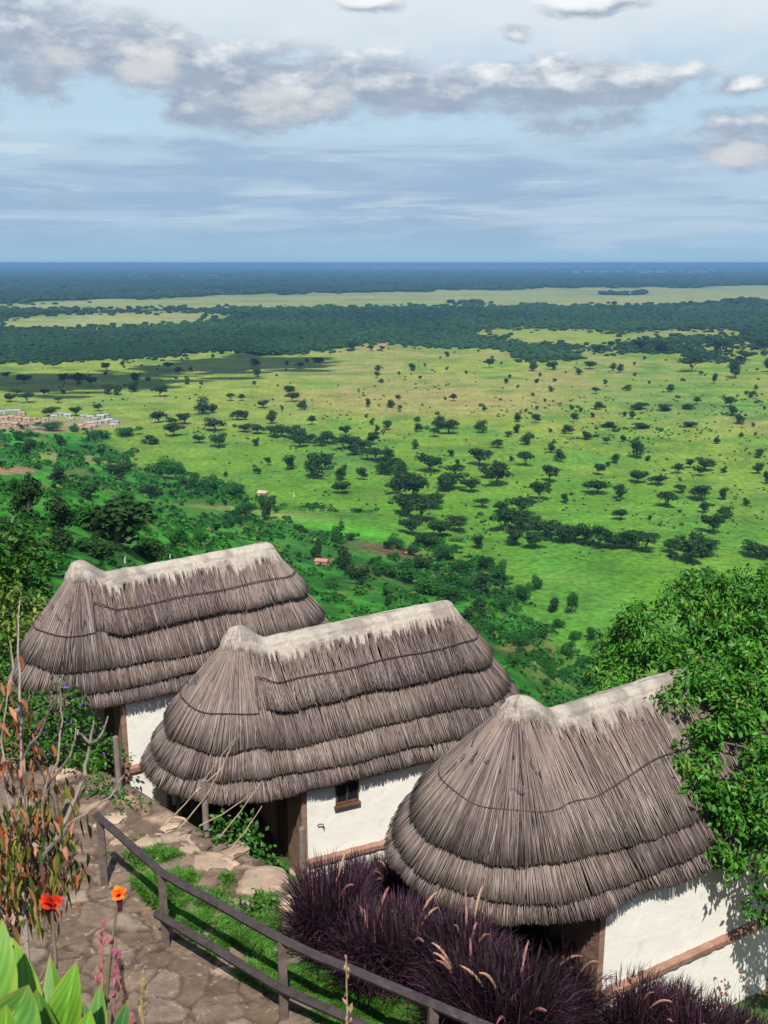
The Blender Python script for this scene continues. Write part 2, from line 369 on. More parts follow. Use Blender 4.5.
def cover(x, y, z):
    px, py = proj(x, y, z); P = (px, py)
    D = np.hypot(x, y)
    n_big = fbm(x / 160, y / 260, 51, 4); n_mid = fbm(x / 45, y / 70, 52, 4); n_f = fbm(x / 9, y / 13, 53, 4)
    # plain
    g_near = (.084, .198, .016); g_mid = (.192, .242, .036); g_far = (.205, .240, .080)
    c = L(g_near, g_mid, sstep(520, 1150, D + 500 * (n_big - .5)))
    c = L(c, g_far, sstep(2400, 4500, D))
    c = L(c, (.25, .21, .08), .55 * sstep(.52, .72, n_big) * sstep(500, 1100, D))
    c = L(c, (.075, .20, .028), .6 * sstep(.5, .7, n_mid) * (1 - sstep(1500, 2500, D)))
    c = L(c, (.045, .13, .022), .35 * sstep(.55, .75, n_f) * (1 - sstep(900, 1800, D)))
    for (cx, cy, rx, ry, an, k, co) in [(400, 400, 130, 16, 0, .55, (.27, .21, .085)), (330, 372, 90, 8, 0, .5, (.25, .23, .08)), (500, 395, 120, 18, .02, .35, (.26, .22, .085)),
                                        (240, 420, 80, 10, 0, .35, (.20, .24, .06)), (100, 400, 90, 8, 0, .3, (.16, .24, .06)), (340, 455, 60, 20, .3, .5, (.075, .17, .03)),
                                        (680, 400, 90, 26, 0, .55, (.085, .20, .035)), (640, 520, 160, 40, 0, .4, (.075, .205, .022)), (530, 600, 90, 50, 0, .5, (.06, .19, .02)), (200, 325, 28, 2.2, 0, .9, (.36, .21, .13)), (110, 321, 90, 5, 0, .5, (.30, .29, .14))]:
        c = L(c, co, k * PB(P, cx, cy, rx, ry, an, .5, int(cx) % 17))
    fm = forest_mask(px, py) * sstep(900, 1100, D)
    fc = L((.012, .030, .010), (.028, .058, .018), n_f)
    c = L(c, fc * np.ones_like(c), fm)
    stk = fbm(px / 60, py / 1.3, 57, 4); c = L(c, (.10, .17, .05), .6 * sstep(.5, .68, stk) * sstep(1500, 3000, D) * (1 - fm)); c = L(c, (.29, .27, .12), .5 * sstep(.55, .7, fbm(px / 45 + 5, py / 1.6, 58, 4)) * sstep(1500, 3000, D) * (1 - fm))
    st2 = fbm(px / 50, py / 4.5, 59, 4); c = L(c, (.050, .145, .020), .55 * sstep(.55, .7, st2) * (1 - fm) * (1 - sstep(1500, 2500, D)))
    # slope
    zz = height(x, y)
    onhill = 1 - sstep(-149.5, -144, -(-zz) * 1.0 + 0) if False else sstep(-149.9, -143, zz)
    s = L((.018, .098, .010), (.036, .205, .015), sstep(.35, .65, n_mid))
    s = L(s, (.011, .052, .008), .6 * sstep(.5, .68, fbm(px / 30, py / 7, 61, 4)))
    s = L(s, (.13, .14, .035), .5 * sstep(.6, .75, fbm(px / 40 + 9, py / 8, 63, 4)))
    for (cx, cy, rx, ry, an, k, co) in [(360, 525, 85, 10, .10, .95, (.070, .29, .018)), (250, 535, 60, 8, .05, .7, (.055, .22, .018)), (270, 512, 90, 3.2, .07, .9, (.20, .20, .055)), (378, 512, 22, 8, .1, .9, (.13, .075, .055)),
                                        (385, 550, 50, 6, .12, .85, (.125, .075, .045)), (330, 548, 45, 8, .1, .5, (.04, .16, .018)), (55, 457, 40, 5, 0, .9, (.20, .24, .06)), (120, 462, 55, 3, .02, .8, (.25, .22, .08)),
                                        (10, 470, 24, 4, 0, .95, (.26, .13, .085)), (170, 485, 120, 10, .02, .4, (.05, .17, .018)), (60, 505, 60, 7, 0, .6, (.05, .20, .02)), (200, 515, 60, 9, .05, .6, (.05, .19, .02)),
                                        (40, 425, 80, 7, 0, .85, (.30, .19, .13)), (95, 425, 30, 6, 0, .8, (.33, .26, .22)), (540, 655, 40, 20, .5, .6, (.16, .12, .04)), (505, 590, 60, 14, .35, .8, (.022, .055, .014)),
                                        (560, 680, 40, 16, .4, .6, (.10, .16, .03)), (450, 575, 60, 12, .15, .6, (.03, .085, .018)), (470, 545, 30, 4, .3, .7, (.09, .24, .03)), (460, 560, 50, 5, .2, .4, (.15, .10, .05)), (515, 620, 30, 12, .5, .5, (.04, .13, .02))]:
        s = L(s, co, k * PB(P, cx, cy, rx, ry, an, .3, int(cx) % 13))
    c = L(c, s, onhill)
    c = L(c, (.24, .19, .11), .8 * PB(P, 45, 424, 85, 6.5, 0, .3, 3))
    # close ground: earth with weeds
    near = 1 - sstep(26, 40, D)
    e = L((.13, .09, .06), (.05, .10, .025), sstep(.45, .6, fbm(x * .9, y * .9, 71, 4)))
    c = L(c, e, near)
    return c

# ------------------------------------------------------------------ ground sheet
def make_ground():
    ang = np.concatenate([np.linspace(-180, -40, 24, endpoint=False), np.linspace(-40, -25, 40, endpoint=False), np.linspace(-25, 25, 420, endpoint=False), np.linspace(25, 40, 40, endpoint=False), np.linspace(40, 180, 25)])
    rr = np.concatenate([[0.3], np.geomspace(2, 9, 30, endpoint=False), np.geomspace(9, 30, 170, endpoint=False), np.geomspace(30, 6000, 560, endpoint=False), np.geomspace(6000, 120000, 90)])
    a, r = np.meshgrid(np.radians(ang), rr)
    x = (np.sin(a) * r).ravel(); y = (np.cos(a) * r).ravel(); z = height(x, y)
    na, nr = len(ang), len(rr)
    i, j = np.meshgrid(np.arange(nr - 1), np.arange(na - 1), indexing='ij')
    q = np.stack([i * na + j, i * na + j + 1, (i + 1) * na + j + 1, (i + 1) * na + j], -1).reshape(-1, 4)[:, ::-1]
    c = cover(x, y, z)
    m = bpy.data.materials.new('ground'); m.use_nodes = True; t = NT(m.node_tree); t.n.clear()
    out = t.new('ShaderNodeOutputMaterial'); p = t.new('ShaderNodeBsdfPrincipled'); p.inputs['Roughness'].default_value = .95; p.inputs['Specular IOR Level'].default_value = .1
    ac = t.new('ShaderNodeAttribute', attribute_name='col').outputs['Color']
    co = t.new('ShaderNodeTexCoord').outputs['Object']
    def sc(cc_, nscale, amt, lo=.3, hi=.7, det=6):
        f = t.new('ShaderNodeMapRange'); t.link(t.noise(co, nscale, det, .65), f.inputs[0]); f.inputs[1].default_value = lo; f.inputs[2].default_value = hi; f.inputs[3].default_value = 1 - amt; f.inputs[4].default_value = 1 + amt
        v = t.new('ShaderNodeVectorMath', operation='SCALE'); t.link(cc_, v.inputs[0]); t.link(f.outputs[0], v.inputs['Scale']); return v.outputs[0]
    c_ = sc(ac, .03, .28); c_ = sc(c_, .25, .38, .35, .65); c_ = sc(c_, 2.5, .25)
    c_ = t.mix(t.math('MULTIPLY', t.ramp(t.noise(co, .012, 6, .7), .5, .7), .30), c_, t.mix(.6, c_, (.24, .20, .07)))
    c_ = t.mix(t.math('MULTIPLY', t.ramp(t.noise(co, .12, 5, .7), .58, .70), .45), c_, t.mix(.65, c_, (.025, .07, .015)))
    t.link(c_, p.inputs['Base Color'])
    b = t.new('ShaderNodeBump'); b.inputs['Strength'].default_value = .6; b.inputs['Distance'].default_value = .12
    t.link(t.noise(co, 1.2, 6, .7), b.inputs['Height']); t.link(b.outputs[0], p.inputs['Normal'])
    t.link(p.outputs[0], out.inputs[0])
    o = mesh('ground', W(np.c_[x, y, z]), quads=q, c=c, mat=m, smooth=True)
    tag(o, kind='structure')
make_ground()

# ------------------------------------------------------------------ path of flagstones
def fence_side(x, y):   # line under the rail fence
    return None
def make_path():
    st_ = 0.04
    xs = np.arange(-13.5, 2.6, st_); ys = np.arange(9.6, 24.5, st_)
    gx, gy = np.meshgrid(xs, ys); x = gx.ravel(); y = gy.ravel()
    s = edge_sd(x, y)
    seeds = []
    r_ = np.random.default_rng(3)
    cell = .5
    for a in np.arange(-14, 3.2, cell):
        for b in np.arange(9, 25, cell * .8): seeds.append((a + r_.uniform(-.3, .3), b + r_.uniform(-.24, .24)))
    seeds = np.array(seeds); wx = x + .10 * (fbm(x * 2, y * 2, 11) - .5) * 2; wy = (y + .10 * (fbm(x * 2 + 7, y * 2, 12) - .5) * 2)
    d1 = np.full(len(x), 1e9); d2 = d1.copy(); idn = np.zeros(len(x), int)
    for k, (a, b) in enumerate(seeds):
        m = (np.abs(x - a) < 1.6) & (np.abs(y - b) < 1.6); ii = np.where(m)[0]
        if len(ii) == 0: continue
        d = np.hypot((wx[ii] - a) * .85, (wy[ii] - b) * 1.15)
        c1 = d < d1[ii]
        d2[ii] = np.where(c1, d1[ii], np.minimum(d2[ii], d)); idn[ii] = np.where(c1, k, idn[ii]); d1[ii] = np.where(c1, d, d1[ii])
    gap = sstep(.012, .06, d2 - d1)
    hv = r_.random(len(seeds)); tx = r_.normal(0, .07, len(seeds)); ty = r_.normal(0, .07, len(seeds)); gone = r_.random(len(seeds)) < .38
    h = (.02 + .06 * hv[idn] + tx[idn] * (x - seeds[idn, 0]) + ty[idn] * (y - seeds[idn, 1])) * np.where(gone[idn], .2, 1) * gap
    h += .03 * (fbm(x * 3, y * 3, 14) - .5) + .025 * (fbm(x * 7, y * 7, 15) - .5)
    edge_soft = sstep(.25, -.15, s)
    z = height(x, y) + .03 + h * edge_soft
    bank = np.maximum(height(x, y), -50)
    tone = r_.random(len(seeds))[idn]; warm = r_.random(len(seeds))[idn]
    dirt = np.array((.13, .090, .062)); sa = np.array((.175, .125, .088)); sb_ = np.array((.44, .315, .215)); sc_ = np.array((.26, .215, .175))
    c = L(sa, sb_, sstep(.55, 1.0, tone)); c = L(c, sc_, .6 * sstep(.5, 1, warm)); c = L(dirt * np.ones_like(c), c, gap * np.where(gone[idn], .15, 1))
    c = L(c, (.045, .034, .026), .9 * (1 - sstep(.0, .05, d2 - d1)) * sstep(.28, .42, fbm(x * 1.7, y * 1.7, 19, 2)))
    c = L(c, dirt * .8, .5 * sstep(.5, .7, fbm(x * .8, y * .8, 17, 4)))
    keep = (s < .3) & (height(x, y) < -10.0)
    K = keep.reshape(gx.shape); nx = len(xs)
    cellk = K[:-1, :-1] & K[1:, :-1] & K[:-1, 1:] & K[1:, 1:]
    i, j = np.where(cellk); q = np.stack([i * nx + j, i * nx + j + 1, (i + 1) * nx + j + 1, (i + 1) * nx + j], -1)
    used = np.zeros(len(x), bool); used[q.ravel()] = True; remap = np.cumsum(used) - 1
    o = mesh('path', W(np.c_[x, y, z][used]), quads=remap[q], c=c[used], mat=M['path'], smooth=True)
    tag(o, kind='structure')
make_path()

# ------------------------------------------------------------------ batch of ribbons / reeds
def reeds(P, wv, nv, c, thick=.6):
    """P (n,m,3) centre lines, wv (n,m,3) half width vectors, nv (n,m,3) height vectors, c (n,3) -> V, quads, tris, colours"""
    n, m, _ = P.shape
    V = np.stack([P - wv, P + wv, P + nv * thick], 2).reshape(n, m * 3, 3)
    q = []
    for k in range(m - 1):
        a = 3 * k; b = a + 3
        for e, f in ((0, 1), (1, 2), (2, 0)): q.append((a + e, a + f, b + f, b + e))
    q = np.array(q); Q = (q[None] + (np.arange(n) * m * 3)[:, None, None]).reshape(-1, 4)
    tt = np.array([[3 * (m - 1), 3 * (m - 1) + 1, 3 * (m - 1) + 2]]); T_ = (tt[None] + (np.arange(n) * m * 3)[:, None, None]).reshape(-1, 3)
    return V.reshape(-1, 3), Q, T_, np.repeat(c, m * 3, 0)
def ribbons(P, wv, c):
    """flat blades: P (n,m,3), wv (n,m,3); colours (n,3) or (n,m,3)"""
    n, m, _ = P.shape
    V = np.stack([P - wv, P + wv], 2).reshape(-1, 3)
    q = np.array([(2 * k, 2 * k + 1, 2 * k + 3, 2 * k + 2) for k in range(m - 1)])
    Q = (q[None] + (np.arange(n) * m * 2)[:, None, None]).reshape(-1, 4)
    C_ = np.repeat(c, m * 2, 0) if c.ndim == 2 else np.repeat(c.reshape(-1, 3), 2, 0)
    return V, Q, C_

# ------------------------------------------------------------------ huts
class Roof:
    def __init__(s, h):
        s.h = h; s.a = np.array([math.cos(h['phi']), math.sin(h['phi'])]); s.n = np.array([-s.a[1], s.a[0]])
        s.R, s.L, s.H = h['R'], h['L'], h['H']; s.e = .55 if h['R'] > 2.2 else .95
        s.LA = math.pi * s.R; s.LB = math.pi * s.R * .79; s.T = s.LA + s.L * 2 + s.LB
    def ridge_z(s, t):
        d = .36 if s.R < 2.2 else .44
        return s.h['z'] + s.H - d * sstep(.02, .62 if s.R < 2.2 else .85, t) + (d + s.h['rise']) * np.clip((t - .5) / (s.L - .5), 0, 1) ** 1.0
    def P(s, u, f, off=0.0):
        """point on the roof; u metres round the eave, f 0 at the ridge 1 at the eave, off along the normal"""
        u = np.mod(np.asarray(u, float), s.T); f = np.asarray(f, float); off = np.broadcast_to(off, np.broadcast(u, f).shape)
        a, n = s.a, s.n; A_ = np.array([s.h['x'], s.h['y']])
        ia = u < s.LA; ib = (u >= s.LA) & (u < s.LA + s.L); ic = (u >= s.LA + s.L) & (u < s.LA + s.L + s.LB)
        t = np.where(ia, 0, np.where(ib, u - s.LA, np.where(ic, s.L, s.L - (u - s.LA - s.L - s.LB)))).clip(0, s.L)
        q = np.where(ia, math.pi / 2 + u / s.R, 0)
        q = np.where(ic, -math.pi / 2 + (u - s.LA - s.L) / s.LB * math.pi, q)
        cq = np.where(ia, np.cos(q), np.where(ic, np.cos(q), 0.0)); sq = np.where(ia | ic, np.sin(q), np.where(ib, -1.0, 1.0))
        ex = np.where(ic, s.e, 1.0)
        dx = (cq * ex * a[0] + sq * n[0]); dy = (cq * ex * a[1] + sq * n[1])
        ln = np.hypot(dx, dy)
        zr = s.ridge_z(t)
        g = .05 + .95 * f + .035 * np.sin(math.pi * f)
        r_ = s.R * g
        zz = zr + (s.h['z'] - zr) * f
        # slope normal
        k = (zr - s.h['z']); nl = np.hypot(k, s.R * ln)
        nx, ny, nz = dx / ln * k / nl, dy / ln * k / nl, s.R * ln / nl
        wig = .035 * (fbm(u * .9, f * 3, 77) - .5) * 2
        o = off + wig
        return np.stack([A_[0] + a[0] * t + dx * r_ + nx * o, A_[1] + a[1] * t + dy * r_ + ny * o, zz + nz * o + CAMZ], -1), np.stack([nx, ny, nz], -1)
    def eave_w(s, u):
        return fbm(np.asarray(u) * 1.2, 0, 81, 3) - .5
def thatch_layer(rf, seed, f0, f1, off0, off1, u0, u1, dens=1.0, name='thatch_layer', parent=None, tone=1.0, fade=None, strata=3, splitj=.03):
    r_ = np.random.default_rng(seed); Vs, Qs, Ts, Cs = [], [], [], []; base = 0
    for sI in range(strata):
        n = int((u1 - u0) / .0125 * dens)
        u = r_.uniform(u0, u1, n)
        fe = f1 + .030 * (fbm(u * 1.1, 0 * u + seed, 82, 3) - .5) * 2 + r_.normal(0, .0045, n) 
        fs = np.full(n, f0) + r_.uniform(0, .05, n)
        if f0 < .01: fs = r_.uniform(.03, .12, n); m = r_.random(n) < .5; fs = np.where(m, r_.uniform(.12, max(.2, f1 * .75), n), fs)
        else: m = r_.random(n) < .12; fs = np.where(m, f0 + r_.random(n) * (f1 - f0) * .5, fs)
        du = r_.normal(0, splitj * (2.6 if f0 < .01 else 1.3), n); inner = sI / max(strata - 1, 1)
        fk = 1.0 if fade is None else fade(u)
        m_ = 4; ts = np.linspace(0, 1, m_)
        Ps = []; Ns = []
        lift = r_.uniform(-.009, .010, n)
        for k, t in enumerate(ts):
            f = fs + (fe - fs) * t
            oo = (off0 + (off1 - off0) * ((f - f0) / max(f1 - f0, .01)).clip(0, 1)) * fk - inner * .09 * t * fk + lift * (1 + t)
            p, nn = rf.P(u + du * t * (1 if f0 > .01 else .8), f, oo); Ps.append(p); Ns.append(nn)
        Pm = np.stack(Ps, 1); Nm = np.stack(Ns, 1)
        dirv = Pm[:, -1] - Pm[:, 0]; dirv /= np.linalg.norm(dirv, axis=1)[:, None] + 1e-9
        side = np.cross(dirv[:, None, :].repeat(m_, 1), Nm); side /= np.linalg.norm(side, axis=2)[:, :, None] + 1e-9
        wd = r_.uniform(.0045, .0115, n)[:, None] * np.array([.7, .9, 1, .8])[None]
        V, Q, T_, _ = reeds(Pm, side * wd[..., None], Nm * (wd * 1.1)[..., None], np.zeros((n, 3)))
        # colour of each reed
        tn = r_.random(n) ** 1.3; pal = r_.random(n); patch = fbm(u * .55, np.full(n, seed * 3.3), 90, 3)
        c = L((.112, .085, .077), (.325, .250, .218), tn); c = L(c, (.44, .38, .33), (pal > .90) * .8); c = L(c, (.06, .045, .05), (pal < .12) * .8)
        c = L(c, (.33, .265, .225), .5 * sstep(.48, .7, patch)); c = L(c, (.15, .11, .12), .35 * sstep(.5, .3, patch))
        c = L(c, (.34, .20, .11), (sI > 0) * .22 * np.ones(n)) * tone
        cm_ = np.repeat(c[:, None, :], m_ * 3, 1)
        tipk = np.repeat(np.array([1.0, 1.0, .97, .82]), 3)[None, :, None]
        Cs.append((cm_ * tipk).reshape(-1, 3)); Vs.append(V); Qs.append(Q + base); Ts.append(T_ + base); base += len(V)
    loc = np.array(parent.location) if parent is not None else None
    o = mesh(name, np.concatenate(Vs), quads=np.concatenate(Qs), tris=np.concatenate(Ts), c=np.concatenate(Cs), mat=M['thatch'], local=loc)
    if parent is not None: o.location = (0, 0, 0)
    return o
def grid_on_roof(rf, us, fs, offf):
    U_, F_ = np.meshgrid(us, fs, indexing='ij'); P_, N_ = rf.P(U_, F_, offf(U_, F_)); nu, nf = U_.shape
    i, j = np.meshgrid(np.arange(nu - 1), np.arange(nf - 1), indexing='ij')
    q = np.stack([i * nf + j, i * nf + j + 1, (i + 1) * nf + j + 1, (i + 1) * nf + j], -1).reshape(-1, 4)
    return P_.reshape(-1, 3), q

def make_hut(k, label, side_l1, seed):
    h = HUTS[k]; rf = Roof(h); base = np.array([h['x'] + rf.a[0] * 2, h['y'] + rf.a[1] * 2, h['g'] + CAMZ])
    root = thing('thatched_hut', base, label, 'hut', 'thatched huts stepping along the path')
    def part(o, par): o.parent = par; return o
    # roof body (closed shell under the reeds)
    us = np.linspace(0, rf.T, 150)
    V1, q1 = grid_on_roof(rf, us, np.linspace(0, .985, 14), lambda u, f: -.05 + 0 * u)
    V2, q2 = grid_on_roof(rf, us, np.linspace(0, .985, 14), lambda u, f: -.20 + 0 * u)
    nf = 14; nu = 150; b = len(V1)
    rim_ = [(i * nf + nf - 1, (i + 1) * nf + nf - 1, b + (i + 1) * nf + nf - 1, b + i * nf + nf - 1) for i in range(nu - 1)]
    roof = mesh('roof', np.concatenate([V1, V2]), quads=np.concatenate([q1, q2[:, ::-1] + b, np.array(rim_)]), c=(.09, .065, .05), mat=M['shell'], local=base)
    part(roof, root); roof.location = (0, 0, 0)
    roofproxy = roof; LOC = base
    def lay(*a, **kw):
        class Pp: location = LOC
        o = thatch_layer(rf, *a, parent=Pp, **kw); o.parent = roof; return o
    T = rf.T; LA, Ls = rf.LA, rf.L
    SC = {0: (.45, .72, .885), 1: (.45, .69, .875), 2: (.5, .73, .90)}[k]
    lay(seed + 1, .80, 1.0, .00, .09, 0, T, tone=.98)
    lay(seed + 2, .60, SC[2], .03, .145, 0, T, tone=1.0)
    if side_l1:
        lay(seed + 3, .36, SC[1], .04, .175, LA - .05, T, tone=1.0)
        lay(seed + 4, .0, SC[1], .07, .185, 0, LA + .25, dens=.9, tone=1.02)
        lay(seed + 5, .0, SC[0], .11, .235, LA - .05, T + .1, tone=1.0, fade=lambda u: .55 + .45 * sstep(LA - .1, LA + .45, u) * sstep(T + .1, T - .4, u))
    else:
        lay(seed + 3, .0, SC[1], .06, .19, 0, T, tone=1.03, dens=1.15)
    # mortar cap
    us = np.linspace(0, T, 1300); nfs = 12
    jag = fbm(us * 5.5, us * 0, seed, 2); fine = fbm(us * 15, us * 0 + 4, seed, 2)
    onside = sstep(LA, LA + .5, us) * sstep(T, T - .5, us)
    apse_w = .05 + .05 * fine if k == 2 else .07 + .06 * fine
    wcap = apse_w * (1 - onside) + onside * (.055 + .07 * np.clip(jag - .35, 0, 1) + .20 * np.clip(fine - .42, 0, 1) + .08 * sstep(.62, .8, fbm(us * 34, us * 0 + 9, seed, 1)))
    na_ = 6; fr = np.linspace(0, 1, nfs); F_ = wcap[:, None] * fr[None]; U_ = np.repeat(us[:, None], nfs, 1)
    off = (.14 if side_l1 else .10) + .03 * (1 - fr[None] ** 2) - .10 * fr[None] ** 6 + .025 * (fbm(U_ * 5, F_ * 25, seed + 5, 3) - .5)
    P_, N_ = rf.P(U_, F_, off)
    # the rounded top: from the ridge line over to the first point of the slope
    tcl = np.where(us < LA, 0, np.where(us < LA + Ls, us - LA, np.where(us < LA + Ls + rf.LB, Ls, Ls - (us - LA - Ls - rf.LB)))).clip(0, Ls)
    ctr = np.stack([h['x'] + rf.a[0] * tcl, h['y'] + rf.a[1] * tcl, P_[:, 0, 2]], -1); top_h = .12 + .03 * fbm(tcl * 2.3, tcl * 0, seed + 3, 3)
    arc = []
    for q_ in np.linspace(0, math.pi / 2, na_, endpoint=False):
        p_ = ctr + (P_[:, 0] - ctr) * math.sin(q_); p_[:, 2] = P_[:, 0, 2] + top_h * math.cos(q_); arc.append(p_)
    P_ = np.concatenate([np.stack(arc, 1), P_], 1); nfs = nfs + na_; fr2 = np.concatenate([np.zeros(na_), fr])
    i, j = np.meshgrid(np.arange(len(us) - 1), np.arange(nfs - 1), indexing='ij')
    q = np.stack([i * nfs + j, i * nfs + j + 1, (i + 1) * nfs + j + 1, (i + 1) * nfs + j], -1).reshape(-1, 4)
    dirt_ = fbm(np.repeat(us[:, None], nfs, 1) * 2.5, fr2[None] * 2.2 + 0 * us[:, None], seed + 8, 3)
    cap_c = L((.42, .37, .305), (.27, .23, .195), sstep(.40, .70, dirt_.ravel()))
    cap_c = L(cap_c, (.33, .27, .235), .75 * np.repeat(fr2[None] ** 1.6, len(us), 0).ravel())
    o1 = mesh('ridge_cap', P_.reshape(-1, 3), quads=q, c=cap_c, mat=M['cement'], smooth=True, local=base); o1.parent = root; o1.location = (0, 0, 0)
    # binding rope
    if k == 2: ff = lambda u: .485 - .13 * sstep(LA - .3, LA + 2.5, u)
    else: ff = lambda u: .475 - .22 * sstep(LA - .02, LA + .06, u)
    ru = np.linspace(.2, LA + Ls + rf.LB * .6, 420)
    rp, _ = rf.P(ru, ff(ru) + .006 * np.sin(ru * 3.1), (.185 if k < 2 else .155) + (sstep(LA, LA + .3, ru) * (.0 if k == 2 else .055)))
    mb = MB(); mb.tube(rp, .014, 5, (.06, .045, .04)); mb.build('binding_rope', M['wood'], root)
    # loose twigs lying on the rounded end
    r_ = np.random.default_rng(seed + 50)
    for _ in range({0: 9, 1: 5, 2: 12}[k]):
        u_ = r_.uniform(LA * .42, LA * .98); f_ = r_.uniform(.2, .42); du = r_.uniform(-.45, .45); df = r_.uniform(-.10, .14)
        ss = np.linspace(0, 1, 5); pp, _ = rf.P(u_ + du * ss, f_ + df * ss + .01 * np.sin(ss * 6), .195); mb = MB(); mb.tube(pp, np.linspace(.011, .005, 5), 4, (.07, .05, .045)); mb.build('twig', M['wood'], root)
    # walls
    a3 = np.array([rf.a[0], rf.a[1], 0]); n3 = np.array([rf.n[0], rf.n[1], 0]); z3 = np.array([0, 0, 1.0]); O = np.array([h['x'], h['y'], CAMZ])
    w_ = {0: 1.58, 1: 1.84, 2: 2.02}[k]; t0 = {0: .40, 1: .76, 2: .42}[k]; t1 = {0: Ls + .4, 1: Ls + .4, 2: 4.55}[k]
    ztop = h['z'] + .06; zband = {0: -10.95, 1: -12.05, 2: -12.02}[k]; zb = h['g'] - .5
    def slab(mb, ta, tb, na, nb, za, zc, c):
        mb.box(O + a3 * (ta + tb) / 2 + n3 * (na + nb) / 2 + z3 * (za + zc) / 2, a3 * (tb - ta) / 2, n3 * (nb - na) / 2, z3 * (zc - za) / 2, c)
    white = (.80, .775, .70)
    mb = MB(); slab(mb, t0, t1, -w_, -w_ + .22, zband, ztop, white); slab(mb, t0, t1, w_ - .22, w_, zband, ztop, white); slab(mb, t1 - .22, t1 + .001, -w_ + .22, w_ - .22, zband, ztop, white)
    wall = mb.build('wall', M['plaster'], root)
    mb = MB(); slab(mb, t0 - .02, t1 + .05, -w_ - .06, w_ + .06, zb, zband - .06, white); mb.build('plinth', M['plaster'], root)
    # earthen ledge with uneven face
    mb = MB()
    nseg = 40
    for sgn in (-1, 1):
        V = []; 
        for i_ in range(nseg + 1):
            t_ = t0 - .03 + (t1 - t0 + .1) * i_ / nseg; j1 = .015 * math.sin(i_ * 1.7) + .01 * math.sin(i_ * 3.9 + k)
            for (nn_, zz_) in ((w_ - .05, -.062), (w_ + .12 + j1, -.066 + j1 * .8), (w_ + .125 + j1, .035 + j1), (w_ - .05, .075)):
                V.append(O + a3 * t_ + n3 * sgn * nn_ + z3 * (zband + zz_))
        Fc = [(i_ * 4 + a_, i_ * 4 + a_ + 1, i_ * 4 + 5 + a_, i_ * 4 + 4 + a_) for i_ in range(nseg) for a_ in range(3)] + [(0, 1, 2, 3), (nseg * 4 + 3, nseg * 4 + 2, nseg * 4 + 1, nseg * 4)]
        mb.add(V, Fc, (.29, .165, .12))
    mb.build('ledge', M['mud'], root)
    # end wall of brown earth with doorway, facing the path
    door_n = (-.95, -.05)
    mb = MB(); brown = (.27, .165, .115)
    te = t0 - .12
    slab(mb, te, t0 - .003, -w_ - .0, door_n[0], zb, ztop, brown); slab(mb, te, t0 - .003, door_n[1], w_, zb, ztop, brown); slab(mb, te, t0 - .003, door_n[0], door_n[1], h['g'] + 1.95, ztop, brown)
    mb.build('end_wall', M['mud'], root)
    mb = MB(); slab(mb, te + .05, te + .09, door_n[0] + .04, door_n[1] - .04, h['g'], h['g'] + 1.93, (.07, .045, .03))
    dr = mb.build('door', M['wood'], root)
    mb = MB(); 
    for i_ in range(4): slab(mb, te + .03, te + .049, door_n[0] + .08 + i_ * .2, door_n[0] + .24 + i_ * .2, h['g'] + .05, h['g'] + 1.85, (.09, .055, .035))
    o = mb.build('door_boards', M['wood'], root); o.parent = dr
    # porch posts under the rounded end
    for ang_ in ((2.1, 2.75, 3.45) if k else (2.1, 2.75, 3.55, 4.2)):
        d2 = rf.a * math.cos(ang_) + rf.n * math.sin(ang_); pr = rf.R * .80
        c0 = np.array([h['x'] + d2[0] * pr, h['y'] + d2[1] * pr, h['g'] + CAMZ - .3]); mb = MB()
        mb.tube([c0, c0 + (0.02, 0, 1.4), c0 + (0, .01, h['z'] - h['g'] + .62)], [.065, .058, .055], 8, (.17, .12, .09)); mb.build('porch_post', M['wood'], root, smooth=True)
    # porch floor and low wall of stones
    mb = MB(); V = []; n_ = 26
    for i_ in range(n_):
        q = math.pi / 2 + .15 + (math.pi - .3) * i_ / (n_ - 1); d2 = rf.a * math.cos(q) + rf.n * math.sin(q); p = np.array([h['x'], h['y']]) + d2 * rf.R * .86
        V.append((p[0], p[1], h['g'] + CAMZ + .06))
    b = len(V); V += [(v[0], v[1], h['g'] + CAMZ - .5) for v in V]
    mb.add(V, [tuple(range(b))] + [(i_, i_ + 1, b + i_ + 1, b + i_) for i_ in range(b - 1)] + [(b - 1, 0, b, 2 * b - 1)], (.20, .13, .09)); mb.build('porch_floor', M['mud'], root)
    # stones of the low porch wall, near side
    r_ = np.random.default_rng(seed + 9); mb = MB()
    for i_ in range(70):
        q = math.pi / 2 + (math.pi * .62) + r_.uniform(-.05, 1.05) * .95; d2 = rf.a * math.cos(q) + rf.n * math.sin(q); pr = rf.R * (.80 + r_.uniform(-.03, .03))
        c0 = np.array([h['x'] + d2[0] * pr, h['y'] + d2[1] * pr, h['g'] + CAMZ + r_.uniform(0, .62)])
        add_stone(mb, c0, r_.uniform(.09, .17), r_, flat=.7, c=np.array((.26, .17, .13)) * r_.uniform(.7, 1.4))
    mb.build('low_stone_wall', M['stone'], root)
    if k == 1:
        tw, zw = 1.64, -10.66; win = MB(); fr_ = (.10, .055, .03); nW = -w_
        def bar(mb, ta, tb, za, zc, d0=-.03, d1=.04, c=fr_): slab(mb, ta, tb, nW - d1, nW - d0 + .0, za, zc, c)
        bar(win, tw - .255, tw - .225, zw - .25, zw + .28); bar(win, tw + .225, tw + .255, zw - .25, zw + .28); bar(win, tw - .225, tw + .225, zw - .25, zw - .19); bar(win, tw - .225, tw + .225, zw + .22, zw + .28)
        wn = win.build('window', M['wood'], root)
        mb = MB(); bar(mb, tw - .223, tw + .223, zw - .188, zw + .218, -.005, .008, (.012, .014, .022)); o = mb.build('pane', M['dark'], root); o.parent = wn
        mb = MB(); bar(mb, tw - .015, tw + .015, zw - .188, zw + .218, -.012, .022); o = mb.build('glazing_bar', M['wood'], root); o.parent = wn
